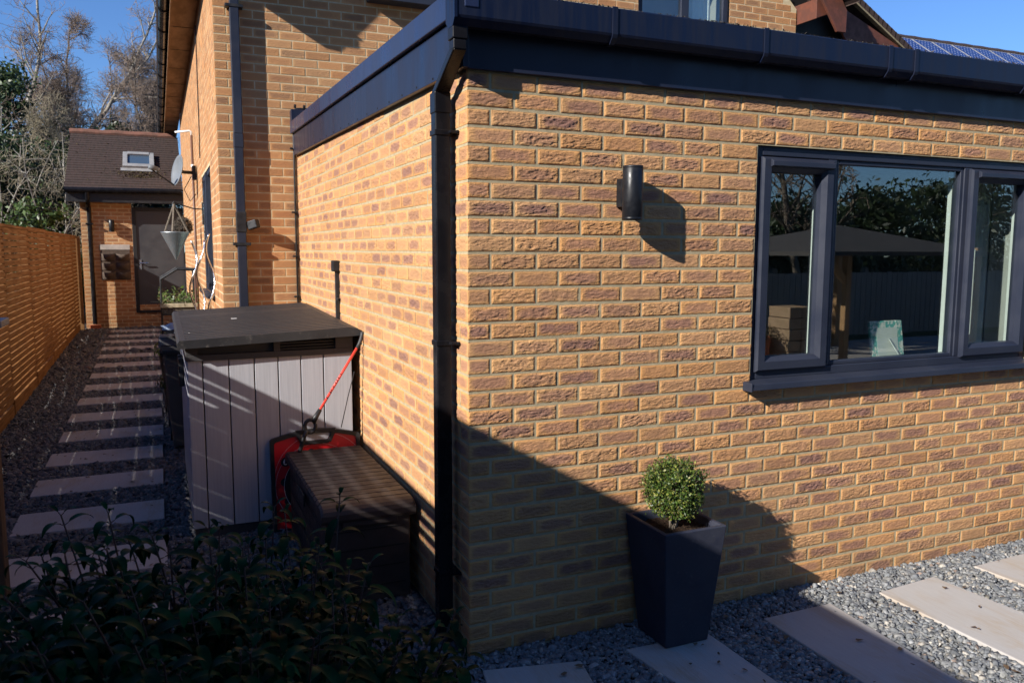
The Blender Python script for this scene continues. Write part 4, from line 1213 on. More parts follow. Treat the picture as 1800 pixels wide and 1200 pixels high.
# ================================================================== DART GAME BOARD
dg = thing('dart_game_board', 'red dartboard case with black rim and carry handle leaning on the shed', 'game board', (-.31, 1.99, .02))
def P(x, z, d): return (x, 2.032 - (.66 - z) * .07 - d, z)
cx, w = -.312, .288
outl = [(-w, .02), (w, .02), (w, .60), (w - .01, .612)]
nn = 12
for i in range(1, nn):
    t = i / nn; outl.append((w - .01 - (2 * w - .02) * t, .612 + .046 * math.sin(math.pi * t)))
outl += [(-w + .01, .612), (-w, .60)]
mb = MB(); a = [P(cx + x, z, .0) for x, z in outl]; b = [P(cx + x, z, .030) for x, z in outl]
n = len(outl)
ins = [(x * .915, .02 + (z - .02) * .945 + .012) for x, z in outl]; c_ = [P(cx + x, z, .030) for x, z in ins]; d_ = [P(cx + x, z, .021) for x, z in ins]
mb.add(a + b + c_ + d_, [tuple(range(n))] + [(i, (i + 1) % n, n + (i + 1) % n, n + i) for i in range(n)] + [(n + i, n + (i + 1) % n, 2 * n + (i + 1) % n, 2 * n + i) for i in range(n)] + [(2 * n + i, 2 * n + (i + 1) % n, 3 * n + (i + 1) % n, 3 * n + i) for i in range(n)])
mb.build('case_rim', M_black, dg)
mb = MB(); mb.add([P(cx + x, z, .0205) for x, z in ins], [tuple(range(n))]); fc = mb.build('face', M_red, dg)
def disc(mb, x, z, r0, r1, d, n=64):
    vs = []; fs = []
    for k in range(n):
        a = 2 * math.pi * k / n
        vs += [P(cx + x + r0 * math.cos(a), z + r0 * math.sin(a), d), P(cx + x + r1 * math.cos(a), z + r1 * math.sin(a), d)]
    for k in range(n): fs.append((2 * k, 2 * k + 1, 2 * ((k + 1) % n) + 1, 2 * ((k + 1) % n)))
    mb.add(vs, fs)
mb = MB(); disc(mb, 0, .30, .160, .208, .0225); 
for a in range(20):
    t = math.radians(a * 18 + 9); disc(mb, .208 * math.cos(t), .30 + .208 * math.sin(t), 0.0004, .026, .0228 + .0001 * (a % 2), 20) if a % 2 else None
mb.build('number_ring', M_black, fc)
mb = MB(); disc(mb, 0, .30, .2085, .2105, .0235); disc(mb, .0, .30, .262, .2632, .0215); disc(mb, .03, .33, .300, .301, .0215, 90)
mb.build('white_line', M_whitep, fc)
mb = MB(); disc(mb, 0, .30, .0005, .159, .0226); mb.build('target', M_cream, fc)
mb = MB(); disc(mb, -.196, .462, .0004, .030, .0245, 24); mb.build('number_disc', M_black, fc)
# the figure 6
mb = MB(); disc(mb, -.196, .456, .0075, .0125, .0262, 24)
pts = [(-.2075, .458), (-.2065, .468), (-.201, .477), (-.192, .483)]
for (p, q) in zip(pts[:-1], pts[1:]):
    dx, dz = q[0] - p[0], q[1] - p[1]; l = math.hypot(dx, dz); nx_, nz_ = -dz / l * .0027, dx / l * .0027
    mb.add([P(cx + p[0] - nx_, p[1] - nz_, .0264), P(cx + q[0] - nx_, q[1] - nz_, .0264), P(cx + q[0] + nx_, q[1] + nz_, .0264), P(cx + p[0] + nx_, p[1] + nz_, .0264)], [(0, 1, 2, 3)])
mb.build('number_six', M_whitep, fc)
# handle block with slot
mb = MB()
for poly in ([(-.135, .645), (-.105, .645), (-.075, .575), (-.095, .565)], [(.135, .645), (.105, .645), (.075, .575), (.095, .565)], [(-.095, .585), (.095, .585), (.08, .562), (-.08, .562)], [(-.13, .658), (.13, .658), (.12, .632), (-.12, .632)]):
    q = [P(cx + x, z, .018) for x, z in poly]; mb.prism(q, (0, -.020, 0))
mb.build('carry_handle', M_black, dg, bevel=.003)
mb = MB(); mb.add([P(cx + x, z, .0235) for x, z in [(-.10, .633), (.10, .633), (.074, .586), (-.074, .586)]], [(0, 1, 2, 3)])
mb.build('handle_slot', M_shedp, fc)

# ================================================================== RED SHAFTED GARDEN TOOL
gt_ = thing('garden_tool', 'red shafted garden trimmer leaning between shed and side wall', 'garden tool', (-.2, 1.95, .05))
A = Vector((-.295, 1.915, .800)); B = Vector((-.045, 1.945, 1.180))
mb = MB(); mb.tube([A, A.lerp(B, .5), B], .0085, 10); mb.build('shaft', M_redshaft, gt_, smooth=True)
mb = MB()
for t in (.18, .27, .30, .36, .42, .46, .50, .56):
    p = A.lerp(B, t); q = A.lerp(B, t + .018); mb.tube([p, q], .0090, 8) if t in (.18, .27) else mb.tube([p + Vector((-.004, -.006, .002)), q + Vector((-.004, -.006, .002))], .0042, 6)
mb.build('shaft_marking', M_seal, gt_)
mb = MB(); mb.tube([B, (-.030, 1.945, 1.205), (-.018, 1.945, 1.232), (-.010, 1.945, 1.262), (-.008, 1.945, 1.285)], [.0095, .011, .012, .0115, .010], 10); mb.build('top_grip', M_shedd, gt_, smooth=True)
mb = MB(); d = (A - B).normalized()
mb.tube([A - d * .002, A + d * .05, A + d * .09], [.013, .017, .020], 10)
h0 = A + d * .12
mb.tube([h0 + Vector((.034 * math.cos(t), 0, .042 * math.sin(t))) for t in np.linspace(.4, 6.6, 16)], .012, 8)
mb.tube([A + d * .15, A + d * .19, A + d * .25 + Vector((0, 0, -.05)), (-.40, 1.93, .45), (-.40, 1.93, .05)], .014, 8)
mb.build('handle_loop', M_black, gt_, smooth=True)
mb = MB(); mb.tube([(-.055, 1.99, 1.02), (-.10, 1.985, .86), (-.15, 1.98, .66)], .003, 6); mb.build('cable', M_black, gt_)

# ================================================================== BOUNDARY FENCES
FX = -2.70
fence = thing('slatted_fence', 'orange cedar fence of thin horizontal slats along the side passage', 'fence', (FX, 7, 0))
rf_ = random.Random(4)
bay = 1.83
y = -.60
while y < 14.8:
    yb = min(y + bay, 14.85)
    gz = ground_h(FX, (y + yb) / 2)
    mb = MB(); mb.box(FX - .014, FX + .022, y + .03, yb - .03, gz - .05, gz + .15)
    mb.build('gravel_board', M_fence, fence, bevel=.003)
    mb = MB(); z = gz + .168; pit = .0705
    while z < 2.03:
        d = rf_.uniform(-.0015, .0015); gap = .021 if (y < 3.2 and 1.74 < z < 2.0) else (.0095 if y < 3.2 else .0108)
        mb.box(FX + d, FX + .017 + d, y + .004, yb - .004, z + rf_.uniform(-.0012, .0012), z + pit - gap)
        z += pit
    mb.box(FX - .012, FX + .028, y, yb, 2.045, 2.075)
    mb.build('slat_panel', M_fence, fence)
    mb = MB()
    for t in (.32, .65): mb.box(FX - .022, FX - .001, y + bay * t - .02, y + bay * t + .02, gz + .15, 2.045)
    mb.build('batten', M_fencep, fence)
    mb = MB(); mb.box(FX - .075, FX - .002, y - .036, y + .036, gz - .1, 2.045); mb.build('post', M_fencep, fence)
    y += bay
mb = MB(); mb.box(FX - .01, FX + .085, 14.86, 14.95, .15, 2.06); mb.build('post', M_fencep, fence, bevel=.004)
tall = thing('boarded_fence', 'tall close boarded timber fence continuing towards the front, out of view', 'fence', (FX - .1, -3.5, 0))
mb = MB(); y = -.60
while y > -6.2:
    mb.box(FX - .07 + (.006 if int(y * 10) % 2 else 0), FX - .045, y - .148, y, .02, 2.585); y -= .150
mb.box(FX - .10, FX - .02, -6.2, -.60, 2.585, 2.615)
mb.build('board_panel', M_greytimber, tall)
for y in (-.9, -2.7, -4.5, -6.1):
    mb = MB(); mb.box(FX - .16, FX - .075, y - .045, y + .045, 0, 2.58); mb.build('post', M_greytimber, tall)
gp_ = thing('gate_post', 'timber post with flat grey cap at the left edge of the photo', 'post', (-2.05, 1.55, 0))
mb = MB(); mb.box(-2.10, -1.985, 1.46, 1.575, -.05, 1.425); mb.build('post_shaft', pm('dark_timber', (.085, .052, .028), .8, (.06, .038, .022), vs=(6, 6, .8), scale=4, bmp=.3, bscale=20), gp_, bevel=.006)
mb = MB(); mb.hexa([(-2.17, 1.40, 1.425), (-1.918, 1.40, 1.425), (-1.918, 1.635, 1.425), (-2.17, 1.635, 1.425)], [(-2.17, 1.40, 1.462), (-1.918, 1.40, 1.462), (-1.918, 1.635, 1.462), (-2.17, 1.635, 1.462)])
mb.build('cap', M_greycap, gp_, bevel=.006)

# ================================================================== CABLES ON THE WALLS
cb = thing('cable_conduit', 'pair of thin black conduits clipped down the house wall beside the extension', 'conduit', (-.03, 4.43, 1.2))
mb = MB(); mb.tube([(.10, 4.40, 3.075), (-.005, 4.425, 3.075), (-.030, 4.43, 3.05), (-.030, 4.43, .3)], .009, 8); mb.build('pipe', M_black, cb, smooth=True)
mb = MB(); mb.tube([(-.012, 4.44, 2.72), (-.012, 4.44, .3)], .006, 8); mb.build('pipe', M_copper, cb, smooth=True)
for z in (2.72, 2.15, 1.75, 1.38):
    mb = MB(); mb.box(-.052, -.006, 4.424, 4.452, z - .008, z + .008); mb.tube([(-.056, 4.44, z), (-.056, 4.40, z)], .010, 8); mb.build('clip', M_black, cb)
jb = thing('junction_box', 'small dark box at the far upper end of the side fascia', 'junction box', (.02, 4.40, 2.95))
mb = MB(); mb.box(-.055, .10, 4.36, 4.45, 2.88, 3.06); mb.build('box_body', M_fascia, jb, bevel=.005)
for x in (-.02, .06):
    mb = MB(); mb.tube([(x, 4.37, 3.075), (x, 4.35, 3.095)], .011, 8); mb.build('cable_clip', M_black, jb)
oc = thing('outdoor_socket', 'black conduit with a small box on top against the sunlit side wall', 'socket', (-.02, 2.68, .4))
mb = MB(); mb.box(-.030, -.002, 2.664, 2.694, .1, 1.66); mb.build('conduit', M_black, oc, bevel=.004)
mb = MB(); mb.box(-.052, -.001, 2.645, 2.715, 1.655, 1.735); mb.build('socket_box', M_black, oc, bevel=.008)
mb = MB(); mb.tube([(-.03, 2.63, 1.46), (-.016, 2.655, 1.46)], .010, 8); mb.build('clip', M_black, oc)

# ================================================================== THINGS ALONG THE HOUSE IN THE PASSAGE
gz = lambda y: ground_h(-1, y)
# aerial pipe with white hook
ap = thing('aerial_pipe', 'thin brown pipe up the passage wall with a white hook at its top', 'pipe', (-.72, 8.9, .1))
mb = MB(); mb.tube([(-.715, 8.9, .1), (-.715, 8.9, 3.36)], .016, 8); mb.build('pipe', M_copper, ap, smooth=True)
mb = MB(); mb.tube([(-.715, 8.9, 3.36), (-.715, 8.9, 3.41), (-.74, 8.9, 3.42), (-.92, 8.95, 3.40)], .014, 8); mb.tube([(-.715, 8.9, 2.93), (-.715, 8.9, 2.97)], .022, 8); mb.build('hook', M_white, ap, smooth=True)
mb = MB(); mb.tube([(-.69, 7.2, 4.4), (-.69, 7.3, 3.2), (-.692, 7.35, 2.9)], .006, 6); mb.build('wire', M_black, ap)
# satellite dish, seen nearly edge on
sd = thing('satellite_dish', 'grey satellite dish seen nearly edge on with its arm over the passage', 'satellite dish', (-.70, 8.5, 2.84))
dc = Vector((-.93, 8.5, 2.85)); dn = Vector((-.93, -.31, .20)).normalized()
t1 = dn.cross(Vector((0, 0, 1))).normalized(); t2 = t1.cross(dn).normalized()
vs = []; fs = []; nr, na = 7, 36
for j in range(nr + 1):
    rr = .205 * j / nr
    for k in range(na):
        a = 2 * math.pi * k / na
        vs.append(dc + t1 * rr * .9 * math.cos(a) + t2 * rr * math.sin(a) - dn * .045 * (1 - (j / nr) ** 2))
for j in range(nr):
    for k in range(na): fs.append((j * na + k, j * na + (k + 1) % na, (j + 1) * na + (k + 1) % na, (j + 1) * na + k))
mb = MB(); mb.add(vs, fs)
do = mb.build('reflector', M_dish, sd, smooth=True)
md = do.modifiers.new('thick', 'SOLIDIFY'); md.thickness = .008
mb = MB(); e0 = dc - t2 * .20; e1 = dc + dn * .30 - t2 * .05
mb.tube([e0, e1 - t2 * .03], .010, 8); mb.build('feed_arm', M_black, sd)
mb = MB(); mb.tube([e1 + dn * .05, e1, e1 - dn * .07], [.030, .034, .026], 12); lnb = mb.build('receiver', M_dish, sd, smooth=True)
mb = MB(); mb.tube([e1 - dn * .07, e1 - dn * .078], .020, 12); mb.build('receiver_cap', M_white, lnb)
mb = MB(); mb.tube([dc - dn * .045, dc - dn * .10, (-.75, 8.55, 2.83), (-.70, 8.6, 2.83)], .022, 8); mb.box(-.735, -.69, 8.52, 8.68, 2.74, 2.92); mb.tube([(-.75, 8.5, 2.78), (-.85, 8.45, 2.60), (-.78, 8.5, 2.45), (-.70, 8.6, 2.55)], .005, 6)
mb.build('wall_bracket', M_black, sd)
# hanging cone basket
cbk = thing('cone_basket', 'grey metal cone basket hanging by ropes from a wall arm', 'hanging basket', (-1.01, 7.0, 1.70))
mb = MB(); mb.lathe((-1.01, 7.0, 0), [(.008, 1.695), (.153, 2.00), (.158, 2.012), (.150, 2.012), (.146, 2.0), (.010, 1.72)], 28); mb.build('cone', M_zinc, cbk, smooth=True)
for a in (.3, 2.4, 4.5):
    mb = MB(); mb.tube([(-1.01 + .15 * math.cos(a), 7.0 + .15 * math.sin(a), 2.01), (-1.01, 7.0, 2.33)], .010, 6); mb.build('rope', M_rope, cbk)
mb = MB(); mb.tube([(-.69, 7.05, 2.28), (-.80, 7.03, 2.285), (-.92, 7.01, 2.32), (-1.01, 7.0, 2.36), (-1.025, 7.0, 2.33)], .008, 6); mb.tube([(-.70, 7.05, 2.36), (-.70, 7.05, 2.10)], .010, 6); mb.build('wall_arm', M_black, cbk)
hb_ = thing('hanging_basket', 'dark dried out round hanging basket behind the metal cone basket', 'hanging basket', (-.90, 8.0, 1.98))
r = np.random.default_rng(14); sg = []
for i in range(420):
    d = r.normal(0, 1, 3); d /= np.linalg.norm(d); d2 = d + r.normal(0, .5, 3); d2 /= np.linalg.norm(d2)
    p = np.array((-.90, 8.0, 2.10)); sg.append((p + d * .12 * r.uniform(.6, 1.05), p + d2 * .13 * r.uniform(.6, 1.1), .005, .003))
V, F = tubes_np(sg, 3); np_mesh('dried_moss', V, F, M_dry, hb_)
# plant stand with pots
ps = thing('plant_stand', 'tiered black metal plant stand with two planted troughs in the passage', 'plant stand', (-1.02, 6.5, gz(6.5)))
g0 = gz(6.5)
for (x, y) in ((-1.19, 6.3), (-1.19, 6.9), (-.84, 6.3), (-.84, 6.9)):
    mb = MB(); mb.tube([(x, y, g0), (x, y, 1.50 if x < -1 else 1.59)], .011, 8); mb.build('leg', M_copper if y < 6.5 and x > -1 else M_black, ps)
for y in (6.3, 6.9):
    mb = MB(); mb.tube([(-1.19, y, 1.49), (-1.02, y, 1.60), (-.80, y, 1.585)], .014, 6); mb.build('top_rail', M_black if y < 6.5 else M_black, ps)
mb = MB()
for z in (.62, 1.10): mb.box(-1.20, -.83, 6.28, 6.92, z, z + .015)
mb.build('shelf', M_black, ps)
for (zb_, nm) in ((1.117, 'upper'), (.637, 'lower')):
    tr = thing('trough_planter', 'pale edged trough of small green plants on the %s shelf of the stand' % nm, 'trough', (-1.02, 6.6, zb_))
    mb = MB(); mb.box(-1.195, -.835, 6.30, 6.90, zb_, zb_ + .085); mb.build('soil_box', M_dry, tr)
    mb = MB(); frz = zb_ + .085
    for (x0, x1, y0, y1) in ((-1.205, -.825, 6.285, 6.31), (-1.205, -.825, 6.89, 6.915), (-1.205, -1.18, 6.31, 6.89), (-.85, -.825, 6.31, 6.89)): mb.box(x0, x1, y0, y1, frz - .02, frz + .025)
    mb.build('rim', M_trough, tr, bevel=.004)
    n = 420; r = np.random.default_rng(int(zb_ * 100)); ce = np.stack([r.uniform(-1.22, -.81, n), r.uniform(6.27, 6.93, n), zb_ + .10 + np.abs(r.normal(0, .065, n))], 1)
    leaf_cloud('foliage', ce, np.tile((0, -.3, 1), (n, 1)), .05, tr, M_leaf, [(.10, .16, .03), (.06, .10, .025), (.14, .19, .05), (.16, .12, .05)], 3, .4, .9)
    sg = []
    for i in range(14):
        x, y = r.uniform(-1.2, -.82), r.uniform(6.27, 6.9); a = r.uniform(0, 6.28)
        sg.append(((x, y, zb_ + .1), (x + .12 * math.cos(a), y + .12 * math.sin(a), zb_ + r.uniform(.0, .30)), .004, .002))
    V, F = tubes_np(sg, 4); np_mesh('stems', V, F, M_twigp, tr)
# low pots beyond the bins
def pot_plant(x, y, h, rad, lab, mat, pal, sd_):
    t = thing('potted_plant', lab, 'potted plant', (x, y, gz(y)))
    g = gz(y); mb = MB(); mb.lathe((x, y, 0), [(rad * .72, g), (rad, g + h), (rad * 1.06, g + h), (rad * 1.06, g + h + .03), (rad * .9, g + h + .03), (rad * .86, g + h - .02), (.001, g + h - .02)], 22); mb.build('pot', mat, t)
    n = 520; r = np.random.default_rng(sd_); d = r.normal(0, 1, (n, 3)); d[:, 2] = np.abs(d[:, 2]); d /= np.linalg.norm(d, axis=1)[:, None]
    ce = np.array((x, y, g + h)) + d * np.array((rad * 1.5, rad * 1.5, rad * 1.3)) * (r.random((n, 1)) ** .4)
    leaf_cloud('foliage', ce, d, .055, t, M_leaf, pal, sd_, .4, .8)
pot_plant(-1.08, 7.75, .45, .17, 'yellow green bushy plant in a dark pot beyond the bins', M_black, [(.15, .20, .03), (.10, .15, .03), (.20, .22, .06)], 41)
pot_plant(-1.05, 5.75, .38, .16, 'dark leaved plant in a black pot under the plant stand', M_black, [(.04, .07, .02), (.06, .09, .02), (.10, .10, .04)], 42)
# wheeled bins
def wheelie(x, y, h, label):
    g = gz(y); t = thing('wheelie_bin', label, 'bin', (x, y, g))
    mb = MB(); b, u = .19, .245; db_, du = .22, .27
    mb.hexa([(x - b, y - db_, g + .03), (x + b, y - db_, g + .03), (x + b, y + db_, g + .03), (x - b, y + db_, g + .03)], [(x - u, y - du, g + h - .08), (x + u, y - du, g + h - .08), (x + u, y + du, g + h - .08), (x - u, y + du, g + h - .08)])
    bo = mb.build('bin_body', M_bin, t, bevel=.02, seg=3)
    mb = MB(); mb.box(x - .262, x + .262, y - .285, y + .285, g + h - .10, g + h - .055); mb.build('rim', M_bin, t, bevel=.008)
    mb = MB(); mb.prism([(x - .27, y - .30, g + h - .052), (x - .27, y + .29, g + h - .052), (x - .27, y + .25, g + h + .0), (x - .27, y - .2, g + h + .015)], (.54, 0, 0)); mb.build('lid', M_shedd, t, bevel=.015, seg=3)
    for xx in (x - .21, x + .16):
        mb = MB(); mb.tube([(xx, y + .22, g + .10), (xx + .05, y + .22, g + .10)], .10, 18); mb.build('wheel', M_black, t)
    mb = MB(); mb.box(x + .05, x + .245, y - .285, y - .262, g + .62, g + .86); mb.box(x - .25, x + .25, y - .315, y - .29, g + h - .13, g + h - .09); mb.build('front_grip', M_black, t, bevel=.006)
wheelie(-.955, 4.75, 1.02, 'charcoal wheelie bin just behind the storage shed')
wheelie(-.965, 5.37, .92, 'dark wheelie bin half hidden behind the nearer one')
bg_ = MB(); r = np.random.default_rng(9)
vs = []; fs = []
for j in range(9):
    for k in range(14):
        a = 2 * math.pi * k / 14; t = math.pi * j / 8; rr = .13 * math.sin(t) * (1 + r.normal(0, .14)) + .001
        vs.append((-1.07 + rr * math.cos(a), 4.60 + rr * math.sin(a), 1.055 + .05 * (1 - math.cos(t)) * (1 + r.normal(0, .1))))
for j in range(8):
    for k in range(14): fs.append((j * 14 + k, j * 14 + (k + 1) % 14, (j + 1) * 14 + (k + 1) % 14, (j + 1) * 14 + k))
bg_.add(vs, fs); tag(bg_.build('plastic_bag', pm('blue_grey_plastic', (.16, .20, .26), .2, (.22, .26, .32), scale=30), None), 'crumpled blue grey plastic bag lying on the wheelie bin lid', 'bag')
# three twisted metal plant supports
for i, (x, y, zb_, zt_, ph, lab) in enumerate(((-.74, 5.15, .3, 1.96, .2, 'tallest twisted silver plant support, nearest the house corner'), (-.80, 5.55, .3, 1.90, 2.2, 'middle twisted silver plant support before the passage window'), (-.86, 5.85, .3, 1.90, 4.0, 'farthest twisted silver plant support, left of the passage window'))):
    mb = MB(); pts = []
    for k in range(70):
        t = k / 69; a = ph + t * 6.28 * 2.7; A_ = .036
        pts.append((x + A_ * math.cos(a) + .05 * (1 - t) * (-1 if i else 0), y + A_ * math.sin(a), zb_ + (zt_ - zb_) * t))
    mb.tube(pts, .0110, 8)
    o = mb.build('spiral_support', M_spiral, None, smooth=True)
    tag(o, lab, 'plant support', 'twisted plant supports by the house corner')

# ================================================================== NEIGHBOURING ROOF WITH SOLAR PANELS
nh = thing('neighbouring_house', 'neighbouring house showing only its tiled roof with solar panels', 'house', (20, 15, 0))
mb = MB(); RZ, RY, EZ, EY = 7.74, 14.0, 4.9, 10.2
sx = (RZ - EZ) / (RY - EY)
rows = 28
for k in range(rows):
    t0 = k / rows; t1 = min(1, (k + 1.3) / rows)
    ya, yb = EY + (RY - EY) * t0, EY + (RY - EY) * t1; za, zb_ = EZ + (RZ - EZ) * t0, EZ + (RZ - EZ) * t1
    mb.add([(13.5, ya, za + .02), (34, ya, za + .02), (34, yb, zb_), (13.5, yb, zb_), (13.5, ya, za - .005), (34, ya, za - .005)], [(0, 1, 2, 3), (4, 5, 1, 0)])
mb.add([(13.5, RY, RZ), (34, RY, RZ), (34, 18, EZ), (13.5, 18, EZ)], [(0, 1, 2, 3)])
nr_ = mb.build('roof', M_tile, nh)
mb = MB(); mb.tube([(13.5 + .35 * i, RY, RZ + .02 + (.012 if i % 2 else 0)) for i in range(59)], .10, 8); mb.build('ridge_tiles', M_tile, nr_)
mb = MB(); mb.box(13.9, 33.6, 10.6, 17.6, 0, 4.9); mb.build('wall', M_hmortar, nh)
nv = Vector((0, -sx, 1)).normalized()
for i in range(8):
    x0 = 17.62 + i * .80; x1 = x0 + .765
    y1 = RY - .13; y0 = y1 - 1.15
    rz = lambda y, d: Vector((0, y, EZ + (y - EY) * sx)) + nv * d
    mb = MB()
    c4 = [Vector((x, 0, 0)) + rz(y, .06) for x, y in ((x0, y0), (x1, y0), (x1, y1), (x0, y1))]; c5 = [p + nv * .035 for p in c4]
    mb.hexa(c4, c5)
    pv = mb.build('solar_panel', M_lead, nh)
    ii = [Vector((x, 0, 0)) + rz(y, .098) for x, y in ((x0 + .03, y0 + .03), (x1 - .03, y0 + .03), (x1 - .03, y1 - .03), (x0 + .03, y1 - .03))]
    o = np_mesh('cells', [tuple(p) for p in ii], [(0, 1, 2, 3)], M_solar, pv)
    uv = o.data.uv_layers.new(name='brick'); uv.data.foreach_set('uv', [0, 0, 1, 0, 1, 1, 0, 1])

# ================================================================== TREES
def bare_tree(name, label, x, y, h, spread, seed, trunk_r=.09, stems=1, up=.75, mat_t=None, mat_w=None, droop=0.0, dens=1.0, twig=.0065, z0=0.0, group=None, levels=4, taper_top=True):
    r = np.random.default_rng(seed)
    t = thing(name, label, 'tree', (x, y, z0), group)
    big = []; fine = []
    def grow(p, d, L, rad, lev):
        n = max(3, int(L / .45)) if lev < 2 else 3
        pts = [p]; dd = d
        for i in range(n):
            dd = dd + r.normal(0, .10 + .05 * lev, 3) + np.array((0, 0, (.05 if lev < 2 else 0) - droop * .10 * lev))
            dd /= np.linalg.norm(dd)
            pts.append(pts[-1] + dd * L / n)
        for i in range(n):
            ra = rad * (1 - .75 * i / n); rb = rad * (1 - .75 * (i + 1) / n)
            (big if lev < 2 else fine).append((pts[i], pts[i + 1], max(ra, twig * .7), max(rb, twig * .6)))
        if lev >= levels: return
        k = int({0: 13 + h * 1.5, 1: 6, 2: 4, 3: 3}.get(lev, 3) * dens)
        for j in range(k):
            tt = r.uniform(.22 if lev == 0 else .15, 1.0)
            i = min(int(tt * n), n - 1); q = pts[i] + (pts[i + 1] - pts[i]) * (tt * n - i)
            ax = pts[i + 1] - pts[i]; ax /= np.linalg.norm(ax)
            side = r.normal(0, 1, 3); side -= ax * side.dot(ax); side /= np.linalg.norm(side)
            nd = ax * up * r.uniform(.5, 1.2) + side * r.uniform(.55, .95) + np.array((0, 0, .12 - droop * .5)); nd /= np.linalg.norm(nd)
            if lev == 0: LL = spread * (1.15 - .85 * tt) * r.uniform(.6, 1.15)
            else: LL = L * r.uniform(.32, .62)
            grow(q, nd, max(LL, .25), max(rad * (.42 if lev == 0 else .5) * (1.1 - .5 * tt), twig * .8), lev + 1)
    for s_ in range(stems):
        a = r.uniform(0, 6.28); lean = 0 if stems == 1 else .10
        grow(np.array((x + (stems > 1) * .35 * math.cos(a), y + (stems > 1) * .35 * math.sin(a), z0)), np.array((lean * math.cos(a), lean * math.sin(a), 1.0)), h * r.uniform(.85, 1.0), trunk_r, 0)
    V, F = tubes_np(big, 6); np_mesh('trunk', V, F, mat_t or M_bark, t)
    V, F = tubes_np(fine, 3); np_mesh('twigs', V, F, mat_w or M_twig, t)
    return t

def evergreen(name, label, x, y, z0, h, rad, seed, n, pal, size=.16, shape='oval', mat=None, group=None, trunk=.10):
    r = np.random.default_rng(seed)
    t = thing(name, label, 'tree' if h > 3 else 'shrub', (x, y, z0), group)
    nb = max(24, int(h * 22)); ce = []; no = []; sg = [((x, y, z0), (x, y, z0 + h * .55), trunk, trunk * .6), ((x, y, z0 + h * .55), (x, y, z0 + h * .93), trunk * .6, trunk * .2)]
    for i in range(nb):
        tt = r.uniform(.10, 1.0)
        w = (1 - tt) ** .75 * 1.1 if shape == 'cone' else (max(0, 1 - ((tt - .48) / .56) ** 2)) ** .5
        R = rad * w * r.uniform(.55, 1.12); a = r.uniform(0, 6.28)
        c0 = np.array((x, y, z0 + h * tt - (.10 * R if shape == 'cone' else 0))); c1 = c0 + np.array((R * math.cos(a), R * math.sin(a), (-.25 if shape == 'cone' else .18) * R))
        sg.append((tuple(c0), tuple(c1), .020, .008))
        m = int(n / nb * (.4 + w)); cs = r.uniform(.12, .30) * (rad * .55 + .2)
        tq = r.uniform(.25, 1.05, m)[:, None]
        p = c0 + (c1 - c0) * tq + r.normal(0, 1, (m, 3)) * np.array((cs, cs, cs * .65))
        ce.append(p); no.append(np.tile(np.array((math.cos(a), math.sin(a), .6)), (m, 1)))
    ce = np.concatenate(ce); no = np.concatenate(no)
    leaf_cloud('foliage', ce, no, size, t, mat or M_leaf, pal, seed, .42, .8)
    V, F = tubes_np(sg, 5); np_mesh('trunk', V, F, M_bark, t)
    return t

G1 = [(.035, .060, .020), (.050, .080, .022), (.025, .045, .018), (.065, .095, .028)]
G2 = [(.026, .042, .016), (.036, .054, .020), (.020, .034, .014)]
G3 = [(.055, .095, .022), (.075, .120, .028), (.040, .070, .020)]
GT = 'trees behind the annexe'
bare_tree('bare_tree', 'tallest bare grey tree of several stems at the upper left corner', -5.35, 26, 12.0, 2.3, 101, .10, 3, mat_t=M_palebark, group=GT, dens=.95)
bare_tree('bare_tree', 'bare tree with reddish twig haze right of the tallest one', -3.75, 27, 9.2, 1.9, 102, .085, 2, group=GT, dens=1.25)
bare_tree('birch_tree', 'pale stemmed birch standing bare above the annexe ridge', -2.75, 29, 8.9, 1.5, 103, .09, 1, mat_t=M_palebark, group=GT, dens=1.4)
bare_tree('larch_tree', 'narrow pointed bare tree with brown twigs left of the house eaves', -1.95, 28, 9.3, 1.25, 104, .08, 1, up=.9, group=GT, dens=1.5)
bare_tree('bare_tree', 'bare tree partly hidden behind the house gutter', -1.15, 25, 7.7, 1.5, 105, .07, 2, group=GT, dens=1.25)
bare_tree('bare_tree', 'slender bare tree in the distance between the birch and the tallest tree', -3.7, 32, 9.6, 1.7, 117, .07, 2, group=GT, dens=1.1)
bare_tree('bare_tree', 'distant brown twigged tree behind the pointed one', -2.1, 33, 9.4, 1.8, 118, .07, 2, group=GT, dens=1.2)
bare_tree('bare_tree', 'leaning bare tree low behind the annexe roof', -2.5, 24.5, 6.3, 1.6, 115, .06, 2, mat_w=M_twigp, group=GT)
bare_tree('bare_tree', 'forked pale grey stem standing between the evergreen and the birch', -4.05, 23, 6.4, 1.4, 106, .055, 2, mat_t=M_palebark, group=GT, dens=.7)
evergreen('ivy_clad_tree', 'ivy clad green tree at the left edge below the bare crowns', -5.05, 24.5, 0, 6.9, 1.35, 107, 11000, G1, .15, group=GT)
evergreen('conifer', 'small dark pointed conifer just above the annexe ridge', -2.15, 24, 0, 5.5, .75, 108, 5200, G2, .13, 'cone', group=GT)
evergreen('conifer', 'low dark evergreen right of the small pointed conifer', -1.25, 24, 0, 4.7, 1.0, 109, 4200, G2, .14, group=GT)
for (xx, yy, hh, rr, sd_, lab) in ((-4.6, 21.5, 4.6, 1.2, 110, 'dark evergreen shrub mass behind the fence, left of the annexe'), (-3.15, 22.5, 4.9, 1.2, 111, 'dark evergreen close behind the left end of the annexe roof'), (-6.0, 20.5, 4.2, 1.3, 112, 'evergreen shrub at the far left behind the fence')):
    evergreen('evergreen_shrub', lab, xx, yy, 0, hh, rr * 1.15, sd_, 9500, G2 + G1[:2], .13, group='evergreens behind the fence')
